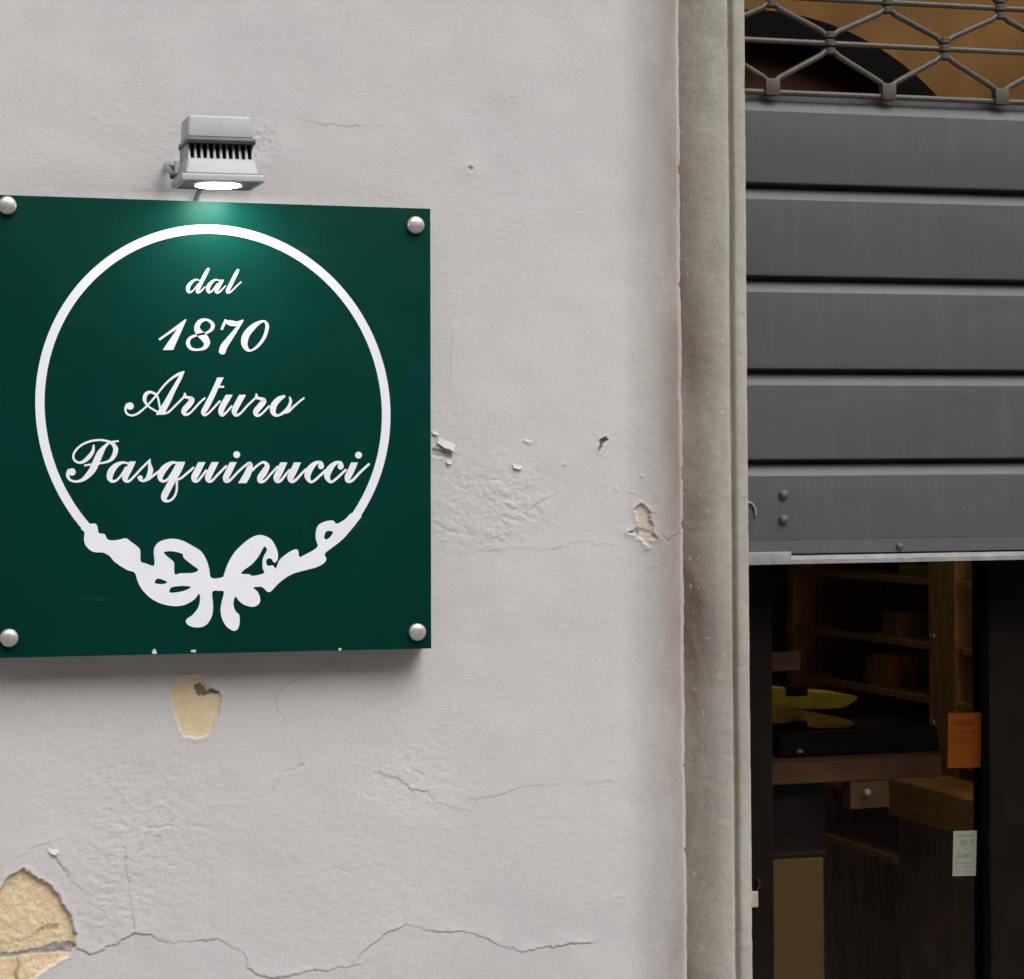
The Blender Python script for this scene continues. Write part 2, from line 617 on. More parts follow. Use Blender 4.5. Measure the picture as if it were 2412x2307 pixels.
st = tag(MB().box((-12, -10.0, -0.2), (14, 0.5, 0.0)).build('street_pavement', M['pave']), kind='structure')
for nm, a, b, mt in (('shop_floor', (0.2, 0.5, -0.2), (3.2, 6.4, 0.02), 'roomfloor'),
                     ('shop_ceiling', (0.2, 0.401, 3.4), (3.2, 6.4, 3.5), 'room'),
                     ('shop_back_wall', (0.2, 6.2, 0.02), (3.2, 6.4, 3.4), 'room'),
                     ('shop_left_wall', (0.2, 0.401, 0.02), (0.4, 6.2, 3.4), 'room'),
                     ('shop_right_wall', (2.72, 0.401, 0.02), (2.92, 6.2, 3.4), 'room')):
    tag(MB().box(a, b).build(nm, M[mt]), kind='structure')

# ------------------------------------------------------------------ plaster wall with relief
def pxl(lst, Y=0.0):
    return [(p.x, p.z) for p in (W(x, y, Y) for x, y in lst)]


def zoom(lst, ox, oy, s):
    return [(ox + x / s, oy + y / s) for x, y in lst]


def build_wall():
    xl = W(-45, 1150).x
    xs = np.concatenate([np.linspace(-3.5, xl, 14)[:-1], np.arange(xl, X_EDGE - 0.0001, 0.00125), [X_EDGE]])
    zlo, zhi = 0.93, 2.24
    zs = np.concatenate([np.linspace(0.0, zlo, 10)[:-1], np.arange(zlo, zhi, 0.00125), np.linspace(zhi, 4.2, 12)])
    X, Z = np.meshgrid(xs, zs)
    fine = ((X > xl - 0.002) & (Z > zlo) & (Z < zhi)).astype(float)
    # trowelled and rollered surface
    h = 0.0016 * vnoise(X, Z, 0.34, 1) + 0.0008 * vnoise(X, Z, 0.11, 2) + 0.00042 * vnoise(X, Z, 0.034, 3, 1.3)
    rough = np.clip(0.55 + 0.6 * vnoise(X, Z, 0.16, 4) + 0.5 * (1.45 - Z), 0.15, 1.2)
    h += fine * rough * (0.00009 * vnoise(X, Z, 0.0125, 5, 1.7) + 0.00007 * vnoise(X, Z, 0.0050, 6, 2.0) + 0.00006 * vnoise(X, Z, 0.0025, 7, 1.8))
    peel, dirt_shade, deep = np.zeros_like(X), np.zeros_like(X), np.zeros_like(X)
    wx = X + 0.0018 * vnoise(X, Z, 0.008, 11) + 0.0013 * vnoise(X, Z, 0.0034, 12)
    wz = Z + 0.0018 * vnoise(X, Z, 0.008, 13) + 0.0013 * vnoise(X, Z, 0.0034, 14)

    def sub(pts, pad):
        ax = [p[0] for p in pts]
        az = [p[1] for p in pts]
        i0, i1 = np.searchsorted(xs, [min(ax) - pad, max(ax) + pad])
        j0, j1 = np.searchsorted(zs, [min(az) - pad, max(az) + pad])
        return slice(j0, j1), slice(i0, i1)

    def crack(pix, depth=0.0007, width=0.0010, lip=0.0, lipw=0.012, dark=0.6):
        pts = pxl(pix)
        s = sub(pts, 0.05)
        d, _, side = polydist(wx[s], wz[s], pts)
        vary = np.clip(0.6 + 0.8 * vnoise(X[s], Z[s], 0.03, 21), 0.15, 1.3)
        g = np.exp(-(d / width) ** 2) * vary
        h[s] -= 0.9 * depth * g
        deep[s] = np.maximum(deep[s], 0.5 * dark * g)
        if lip:
            h[s] += lip * np.where(side > 0, np.exp(-d / lipw), 0) * np.clip(vary, 0.4, 1)

    def rough_zone(px, py, rx, ry, amp):
        c = W(px, py)
        r2 = ((X - c.x) / (rx * 0.0005)) ** 2 + ((Z - c.z) / (ry * 0.0005)) ** 2
        k = np.exp(-r2) * amp
        n = np.abs(vnoise(wx, wz, 0.011, 31, 1.4)) + 0.6 * np.abs(vnoise(wx, wz, 0.0058, 32, 1.3)) + 0.4 * vnoise(wx, wz, 0.0034, 33)
        h[:] += 0.55 * k * (n - 0.5)

    def flake_patch(pix, depth, cream=1.0, edge=0.0007, deepm=0.0, floor=0.0, curl=0.0006):
        pts = pxl(pix)
        s = sub(pts, 0.02)
        d, ins, _ = polydist(wx[s], wz[s], pts, True)
        sd = np.where(ins, d, -d)
        k = np.clip(sd / edge + 0.5, 0, 1)
        h[s] = h[s] * (1 - 0.6 * k) - depth * k + curl * np.exp(-np.abs(sd + 0.002) / 0.003) * (1 - k)
        if floor:
            h[s] += k * floor * (vnoise(X[s], Z[s], 0.006, 41) + 0.7 * vnoise(X[s], Z[s], 0.0028, 42))
        peel[s] = np.maximum(peel[s], k * cream)
        if cream <= 0:
            peel[s] *= 1 - k
        deep[s] = np.maximum(deep[s] * (1 - k), k * deepm)

    z5 = lambda l: zoom(l, 0, 1500, 2.324)
    z6 = lambda l: zoom(l, 980, 960, 2.7236)
    # lifted skin lines and hairline cracks
    crack([(787, 1556), (700, 1600), (663, 1625), (645, 1640), (650, 1663), (671, 1698), (688, 1741), (711, 1808)], 0.0007, 0.0011, 0, dark=0.6)
    crack([(712, 1806), (690, 1811), (667, 1818)], 0.0016, 0.0017, 0.0006, dark=0.8)
    crack([(667, 1818), (658, 1827), (641, 1861), (620, 1876), (577, 1883), (508, 1889)], 0.0007, 0.0010, 0.0005, dark=0.45)
    crack([(508, 1889), (470, 1902), (452, 1913), (417, 1930), (396, 1945), (353, 1954)], 0.0008, 0.0011, 0.0009, dark=0.35)
    crack([(353, 1954), (344, 1973), (327, 2008), (310, 2029)], 0.0006, 0.0010, 0.0004, dark=0.3)
    crack([(293, 1995), (297, 2051), (301, 2077), (308, 2137), (316, 2188)], 0.0009, 0.0011, 0.0, dark=0.65)
    crack([(179, 2236), (215, 2247), (275, 2223), (318, 2197), (353, 2206), (409, 2221), (508, 2212), (542, 2227), (572, 2249),
           (585, 2279), (611, 2300), (645, 2305), (690, 2297), (729, 2286), (768, 2289), (841, 2270)], 0.0009, 0.0012, 0.0017, 0.010, dark=0.35)
    crack([(841, 2260), (880, 2222), (914, 2199), (959, 2177), (987, 2188), (1021, 2194), (1094, 2196), (1138, 2210),
           (1183, 2230), (1228, 2241), (1301, 2230), (1385, 2222)], 0.0008, 0.0012, 0.0016, 0.010, dark=0.3)
    crack([(948, 2098), (953, 2177)], 0.0005, 0.0009, 0.0003, dark=0.3)
    crack([(886, 1818), (937, 1835), (965, 1857), (1009, 1868), (1021, 1891), (1066, 1902)], 0.0007, 0.0011, 0.0011, dark=0.15)
    crack([(1066, 1902), (1105, 1882), (1167, 1877), (1228, 1854), (1301, 1849), (1430, 1843)], 0.0004, 0.0010, 0.0005, dark=0.12)
    crack([(129, 2012), (142, 2038), (172, 2085), (189, 2096)], 0.0009, 0.0014, 0.0013, dark=0.35)
    crack([(40, 2020), (75, 2000), (112, 1985)], 0.0005, 0.0012, 0.0008, dark=0.15)
    for l, dp, lp in (([(240, 940), (380, 935), (520, 915)], .0005, .0006), ([(640, 900), (830, 920), (930, 905)], .0005, .0006),
                      ([(1000, 870), (1070, 860), (1190, 885), (1260, 880)], .0005, .0007), ([(510, 830), (560, 815), (640, 785)], .0009, .0012),
                      ([(640, 700), (720, 670), (790, 610), (830, 590)], .0007, .0009), ([(165, 830), (175, 760)], .0016, .0004),
                      ([(190, 790), (265, 800)], .0013, .0005), ([(1345, 802), (1410, 788)], .0014, .0008),
                      ([(1480, 895), (1530, 850), (1570, 822), (1610, 850), (1660, 815), (1672, 650)], .0009, .0008),
                      ([(1500, 1030), (1590, 1020)], .0005, .0004)):
        crack(z6(l), dp, 0.0011, lp, 0.008, dark=0.45)
    crack([(1050, 720), (1062, 800), (1058, 905)], 0.0004, 0.0009, 0.0003, dark=0.12)
    crack([(725, 285), (800, 300), (880, 295), (950, 300)], 0.0003, 0.0009, 0.0004, dark=0.1)
    crack([(1085, 290), (1160, 240), (1220, 228)], 0.0003, 0.0010, 0.0003, dark=0.08)
    # blistered areas
    rough_zone(1215, 1190, 110, 90, 0.0016)
    rough_zone(1090, 1130, 120, 160, 0.0007)
    rough_zone(330, 1920, 190, 180, 0.0011)
    rough_zone(250, 2130, 150, 110, 0.0010)
    rough_zone(950, 1840, 160, 90, 0.0010)
    rough_zone(900, 2110, 300, 160, 0.0006)
    rough_zone(1080, 1250, 90, 40, 0.0010)
    rough_zone(600, 335, 60, 50, 0.0022)
    rough_zone(480, 350, 90, 60, 0.0012)
    # flaked spots down to the cream undercoat, dark holes, one painted flake shadow
    flake_patch(z5([(940, 250), (1010, 220), (1100, 218), (1110, 250), (1170, 290), (1215, 320), (1205, 400), (1170, 490), (1130, 540),
                    (1050, 555), (1000, 540), (975, 470), (940, 370)]), 0.0014, 0.93, 0.0008)
    flake_patch(z5([(1060, 262), (1095, 255), (1130, 288), (1205, 300), (1200, 310), (1090, 325), (1065, 295)]), 0.0030, 0.0, 0.0008, 0.95, curl=0)
    flake_patch(z5([(-160, 1380), (-40, 1420), (0, 1400), (50, 1310), (120, 1275), (180, 1300), (250, 1350), (320, 1400), (340, 1460), (380, 1510),
                    (400, 1590), (412, 1640), (410, 1690), (380, 1740), (300, 1790), (220, 1840), (150, 1900), (-40, 1960), (-160, 1900)]),
                0.0034, 1.0, 0.0012, 0.0, 0.0005, 0.0010)
    flake_patch(z5([(-160, 1760), (0, 1738), (100, 1728), (250, 1700), (310, 1672), (400, 1676), (412, 1700), (380, 1722), (300, 1730), (100, 1752), (-160, 1790)]),
                0.0030, 0.0, 0.0018, 0.62, 0.0008, 0)
    flake_patch(z5([(-40, 1672), (60, 1668), (150, 1636), (230, 1590), (290, 1556), (335, 1572), (320, 1600), (240, 1612), (150, 1655), (40, 1690), (-40, 1690)]),
                0.0018, 0.25, 0.0024, 0.35, 0.0008, 0)
    crack(z5([(104, 1750), (92, 1800), (85, 1880)]), 0.003, 0.0018, 0, dark=0.85)
    flake_patch(z6([(1412, 690), (1404, 640), (1440, 618), (1470, 650), (1500, 672), (1490, 730), (1516, 770), (1508, 812), (1535, 845), (1502, 852), (1484, 900), (1462, 850), (1425, 836), (1408, 806), (1352, 800), (1402, 782), (1428, 742)]),
                0.0018, 0.5, 0.0008, curl=0.0015)
    flake_patch(z6([(1412, 775), (1450, 778), (1500, 800), (1495, 812), (1440, 800), (1425, 830), (1405, 800)]), 0.0012, 0.0, 0.0008, 0.55, curl=0)
    flake_patch(z6([(1160, 265), (1185, 210), (1215, 195), (1225, 215), (1200, 240), (1170, 275)]), 0.0034, 0.0, 0.0009, 0.9, curl=0.0009)
    flake_patch(z6([(100, 262), (150, 268), (228, 300), (215, 325), (150, 322), (100, 305)]), 0.0016, 0.0, 0.0008, 0.35, curl=0.0003)  # cast shadow of the hanging flake, painted as a dark hollow
    flake_patch([(1104, 395), (1112, 392), (1116, 400), (1108, 404)], 0.0012, 0.0, 0.0006, 0.5)
    flake_patch([(1450, 2116), (1462, 2112), (1468, 2120), (1456, 2124)], -0.0010, 0.0, 0.0008, 0.0)
    for fx_, fy_ in ((1238, 1040), (1247, 1043), (1487, 1160), (1449, 1153), (1330, 1096), (1048, 1270), (1180, 1265), (1510, 1122), (765, 1766), (1052, 1952), (1020, 1210)):
        flake_patch([(fx_ - 6, fy_ - 2), (fx_, fy_ - 5), (fx_ + 7, fy_ - 1), (fx_ + 3, fy_ + 4), (fx_ - 4, fy_ + 3)], -0.0011, 0.0, 0.0016, 0.0, curl=0)
    # plaster swelling towards the jamb, ragged rounded lip
    wob = 0.0008 * vnoise(X * 0, Z, 0.05, 51) + 0.0006 * vnoise(X * 0, Z, 0.012, 52) + 0.0005 * vnoise(X * 0, Z, 0.005, 53)
    u = np.clip((X - (X_EDGE - 0.075)) / 0.066, 0, 1)
    h += 0.0085 * u * u * (3 - 2 * u)
    e = np.clip((X - (X_EDGE - 0.0075)) / 0.0075, 0, 1)
    h -= 0.0065 * (1 - np.sqrt(np.clip(1 - e * e, 0, 1)))
    dirt_shade[:] = np.clip((X - (X_EDGE - 0.085)) / 0.07, 0, 1) ** 1.4 * np.where(e > 0.1, 0.62, 1.0)  # brown stain and shade towards the jamb, both put into the colour
    chip = (vnoise(X * 0, Z, 0.017, 61) > 0.72) & (X > X_EDGE - 0.004)
    deep[chip] = np.maximum(deep[chip], 0.6)
    h[chip] -= 0.002
    Xo = X + np.clip((X - (X_EDGE - 0.03)) / 0.03, 0, 1) * wob
    Y = -h
    # return of the lip back into the joint
    ex = np.stack([Xo[:, -1], Xo[:, -1] - 0.001], 1)
    ey = np.stack([Y[:, -1] + 0.004, np.full(len(zs), 0.05)], 1)
    ez = np.stack([Z[:, -1]] * 2, 1)
    Xo = np.concatenate([Xo, ex], 1)
    Y = np.concatenate([Y, ey], 1)
    Zo = np.concatenate([Z, ez], 1)
    wear_shade = np.stack([peel, dirt_shade, deep], -1)
    wear_shade = np.concatenate([wear_shade, wear_shade[:, -1:, :] * 0 + np.array([0, 0.8, 0.6]), wear_shade[:, -1:, :] * 0 + np.array([0, 0.8, 0.8])], 1)
    return grid_mesh('plaster_wall', Xo, Y, Zo, M['plaster'], wear_shade)


wall = tag(build_wall(), 'pale grey painted plaster wall, cracked and flaking, behind the green sign', 'wall')
# the rest of the front, past the shop opening and above it
sec = MB().box((OPEN_R + 0.12, 0.0, 0.0), (6.0, 0.4, 4.2)).build('wall_section', M['plaster'], wall)
sec2 = MB().box((X_EDGE + 0.0015, 0.0, OPEN_TOP + 0.12), (OPEN_R + 0.1195, 0.4, 4.2)).build('wall_section', M['plaster'], wall)
sec3 = MB().box((-3.5, 0.06, 0.0), (X_EDGE - 0.004, 0.4, 4.2)).build('wall_core', M['plaster'], wall)


# loose flakes of paint still hanging on the wall
def flake(pix, lift, Y=0.0, curl=0.004):
    base = [W(x, y, Y) for x, y in pix]
    n = len(base)
    c = sum(base, Vector()) / n
    zs_ = [p.z for p in base]
    top, bot = max(zs_), min(zs_)
    mb = MB()
    fr, bk = [], []
    for p in base:
        k = 1 - (p.z - bot) / (top - bot + 1e-9)
        q = Vector((p.x, -0.0012 - lift * (k ** 1.4), p.z))
        fr.append(q)
        bk.append(q + Vector((0, 0.0007, 0)))
    mb.add(fr + bk, [tuple(range(n)), tuple(range(2 * n - 1, n - 1, -1))] + [(i, (i + 1) % n, n + (i + 1) % n, n + i) for i in range(n)])
    return mb.build('paint_flake', M['flakep'], wall)


M['flakep'] = simple('curled_paint_skin', (0.56, 0.545, 0.545), 0.75, 0, 0.05, 60, 0.1)
zz6 = lambda l: zoom(l, 980, 960, 2.7236)
flake(zz6([(138, 192), (168, 200), (192, 215), (226, 226), (250, 243), (240, 262), (236, 284), (205, 268), (180, 262), (150, 240), (132, 230), (137, 210)]), 0.0055)
flake(zz6([(100, 152), (118, 153), (140, 165), (134, 178), (120, 174), (104, 172)]), 0.002)
flake(zz6([(190, 350), (206, 341), (222, 344), (230, 354), (214, 366), (202, 363)]), 0.002)
flake(zz6([(616, 364), (640, 362), (662, 372), (680, 374), (676, 392), (650, 398), (622, 388)]), 0.0022)
flake([(112, 1992), (122, 1991), (134, 1996), (138, 2006), (128, 2014), (119, 2010), (113, 2004)], 0.0045)

# ------------------------------------------------------------------ stone jamb
def build_jamb():
    o = OPEN_L - 1.1376
    prof = [(1.046, .020), (1.051, .0155), (1.056, .0135), (1.061, .0118), (1.067, .0095), (1.073, .0068), (1.079, .0040), (1.085, .0012), (1.091, -.0018),
            (1.096, -.0042), (1.101, -.0062), (1.105, -.0075), (1.108, -.0082), (1.1105, -.0080), (1.1125, -.0066), (1.1138, -.0040), (1.1148, -.0008), (1.1165, .0006),
            (1.1182, -.0006), (1.1192, -.0038), (1.1205, -.0062), (1.1225, -.0074), (1.126, -.0078), (1.130, -.0078), (1.1335, -.0074), (1.1358, -.0060),
            (1.1370, -.0038), (1.1376, -.0008), (1.1378, .004), (1.1378, .012), (1.1378, .03), (1.1378, .09), (1.1378, .40)]
    px_ = np.array([p[0] + o for p in prof])
    py_ = np.array([p[1] for p in prof])
    zs = np.concatenate([np.linspace(0, .93, 20)[:-1], np.arange(.93, 2.24, .0025), np.linspace(2.24, OPEN_TOP, 8)])
    X, Z = np.meshgrid(px_, zs)
    Y = np.broadcast_to(py_, X.shape).copy()
    k = np.clip((np.arange(len(prof)) - 1) / 2.0, 0, 1) * (np.arange(len(prof)) < len(prof) - 3)
    Y += k * (0.0012 * vnoise(X, Z, 0.12, 71) + 0.0006 * vnoise(X, Z, 0.03, 72) + 0.0004 * vnoise(X, Z, 0.008, 73))
    edge = np.exp(-((X - (1.1370 + o)) / 0.0025) ** 2)
    X = X - edge * np.clip(vnoise(X * 0, Z, 0.02, 74) - 0.45, 0, 1) * 0.0016 + edge * 0.0003 * vnoise(X * 0, Z, 0.3, 75)
    bead = np.exp(-((X - (1.109 + o)) / 0.004) ** 2)
    Y += bead * np.clip(vnoise(X * 0, Z, 0.03, 76) - 0.35, 0, 1) * 0.0025
    d = np.clip(1 - (X - (1.052 + o)) / 0.045, 0, 1) ** 0.8  # left face darker: stain plus its shade put into the colour
    groove = np.exp(-((X - (1.1165 + o)) / 0.002) ** 2)  # groove darkened in the colour as well
    soot = np.clip(0.75 * vnoise(X * 0.4, Z, 0.45, 77) + 0.5 * vnoise(X, Z, 0.10, 78) + (1.62 - Z) * 1.1 + 0.15, 0, 1)
    d = np.clip(d * (0.75 + 0.5 * soot) + 0.35 * soot * np.clip(1 - (X - (1.052 + o)) / 0.075, 0, 1), 0, 1)
    wear_shade = np.stack([np.clip(d + 0.8 * groove, 0, 1), soot, X * 0], -1)
    return grid_mesh('stone_jamb', X, Y, Z, M['stone'], wear_shade)


jamb = tag(build_jamb(), 'weathered grey-beige moulded stone door jamb between the plaster wall and the shutter', 'door jamb')
MB().box((OPEN_L - 0.09, 0.0305, 0.0), (OPEN_L - 0.0004, 0.40, OPEN_TOP)).build('jamb_core', M['stone'], jamb)
lint = MB().box((OPEN_L - 0.09, -0.006, OPEN_TOP), (OPEN_R + 0.1, 0.40, OPEN_TOP + 0.12), 0.004).build('lintel', M['stone'], jamb)
MB().box((OPEN_R, -0.006, 0.0), (OPEN_R + 0.1, 0.40, OPEN_TOP), 0.004).build('far_jamb', M['stone'], jamb)

# ------------------------------------------------------------------ unseen house across the street, added to darken reflections and block low sky
fh = thing('added_facing_house', 'plain dark house front across the street, unseen, added to shape the light', 'building', (1.0, -8.6, 0))
MB().box((-11.5, -9.0, 0.0), (13.5, -8.6, 6.8)).build('front_wall', M['facing'], fh)
win0 = None
for zc in (1.4, 4.6):
    for i in range(9):
        xc = -9 + i * 2.6
        if win0 is None:
            win0 = MB().box((xc - 0.5, -8.66, zc - 0.9), (xc + 0.5, -8.57, zc + 0.9)).build('window', M['facewin'], fh, loc=(0, 0, 0))
            w0 = (xc, zc)
        else:
            copy_at(win0, (xc - w0[0], 0, zc - w0[1]), fh)

# ================================================================== THE SIGN
SY = -0.043                                   # front face of the panel
SROLL = 0.00691
SK = (2.8 + SY) / 2.77
scx, scz = 0.4578 * SK, 1.6 + 0.0672 * SK
sign = thing('shop_sign', 'square dark green sign with white script lettering, ring and ribbon bow', 'sign', (scx, SY, scz), rot=(0, SROLL, 0))
cR, sR = math.cos(SROLL), math.sin(SROLL)


def S(x, y):
    """sign-plane local (x, z) of a measured point"""
    p = W(x, y, SY)
    dx, dz = p.x - scx, p.z - scz
    return (dx * cR - dz * sR, dx * sR + dz * cR)


HW, HH = 0.2588 * SK, 0.2645 * SK
MB().box((-HW, 0.0, -HH), (HW, 0.0400, HH), 0.0007).build('panel', M['green'], sign, 40)
spx = 2.77 / FPX                             # metres per measured pixel on the sign


def catmull(P, n=8, closed=False):
    P = np.array(P, float)
    m = len(P)
    out = []
    for i in range(m if closed else m - 1):
        p0 = P[(i - 1) % m] if closed or i > 0 else 2 * P[0] - P[1]
        p1, p2 = P[i], P[(i + 1) % m]
        p3 = P[(i + 2) % m] if closed or i + 2 < m else 2 * P[-1] - P[-2]
        for k in range(n):
            t = k / n
            out.append(0.5 * ((2 * p1) + (-p0 + p2) * t + (2 * p0 - 5 * p1 + 4 * p2 - p3) * t * t + (-p0 + 3 * p1 - 3 * p2 + p3) * t ** 3))
    if not closed:
        out.append(P[-1])
    return np.array(out)


def stroke(mb, pts, o, layer, flat0=False, flat1=False, closed=False):
    """pts: (x, y, width) in close-up pixels; o = (ox, oy, scale) of the close-up"""
    C = catmull(pts, 7, closed)
    T = np.gradient(C[:, :2], axis=0)
    T /= np.linalg.norm(T, axis=1)[:, None] + 1e-9
    L, Rr = [], []

    def put(c, nrm, hw):
        L.append(c + nrm * hw)
        Rr.append(c - nrm * hw)
    n = len(C)
    if not (flat0 or closed):
        for a in (80, 60, 35):
            hw = C[0, 2] / 2
            put(C[0, :2] - T[0] * hw * math.sin(R(a)) * 0.8, np.array([-T[0][1], T[0][0]]), hw * math.cos(R(a)))
    for i in range(n):
        nr = np.array([-T[i][1], T[i][0]])
        hw = max(C[i, 2], 4) * 0.95 / 2
        k0 = max(0, 1 - i / 5.0) if flat0 else 0
        k1 = max(0, 1 - (n - 1 - i) / 5.0) if flat1 else 0
        k = max(k0, k1)
        if k > 0:
            hv = np.array([math.copysign(1, nr[0]), 0.0])
            nr2 = nr * (1 - k) + hv * k
            hw = hw / max(0.3, abs(nr @ nr2 / np.linalg.norm(nr2)))
            nr = nr2 / np.linalg.norm(nr2)
        put(C[i, :2], nr, hw)
    if not (flat1 or closed):
        for a in (35, 60, 80):
            hw = C[-1, 2] / 2
            put(C[-1, :2] + T[-1] * hw * math.sin(R(a)) * 0.8, np.array([-T[-1][1], T[-1][0]]), hw * math.cos(R(a)))
    y = -0.00045 - layer * 0.00003
    ox, oy, s = o
    m = len(L)
    vs = [(*S(ox + p[0] / s, oy + p[1] / s), y) for p in L] + [(*S(ox + p[0] / s, oy + p[1] / s), y) for p in Rr]
    vs = [(a, c, b) for a, b, c in vs]
    vs = vs + [(a, -0.0001, b) for a, _, b in vs]
    fs = []
    rng = range(m) if closed else range(m - 1)
    for i in rng:
        j = (i + 1) % m
        fs.append((i, j, m + j, m + i))
        fs.append((i, 2 * m + i, 2 * m + j, j))
        fs.append((m + i, m + j, 3 * m + j, 3 * m + i))
    if not closed:
        fs += [(0, m, 3 * m, 2 * m), (m - 1, 2 * m + m - 1, 4 * m - 1, 2 * m - 1)]
    mb.add(vs, fs)


def disc(mb, c, r, o, layer):
    ox, oy, s = o
    lp = [S(ox + (c[0] + r * math.cos(a)) / s, oy + (c[1] + r * math.sin(a)) / s) for a in np.linspace(0, 2 * math.pi, 25)[:-1]]
    mb.plate([lp], -0.00045 - layer * 0.00003, -0.0001)


def poly(mb, pts, o, layer):
    ox, oy, s = o
    mb.plate([[S(ox + x / s, oy + y / s) for x, y in pts]], -0.00045 - layer * 0.00003, -0.0001)


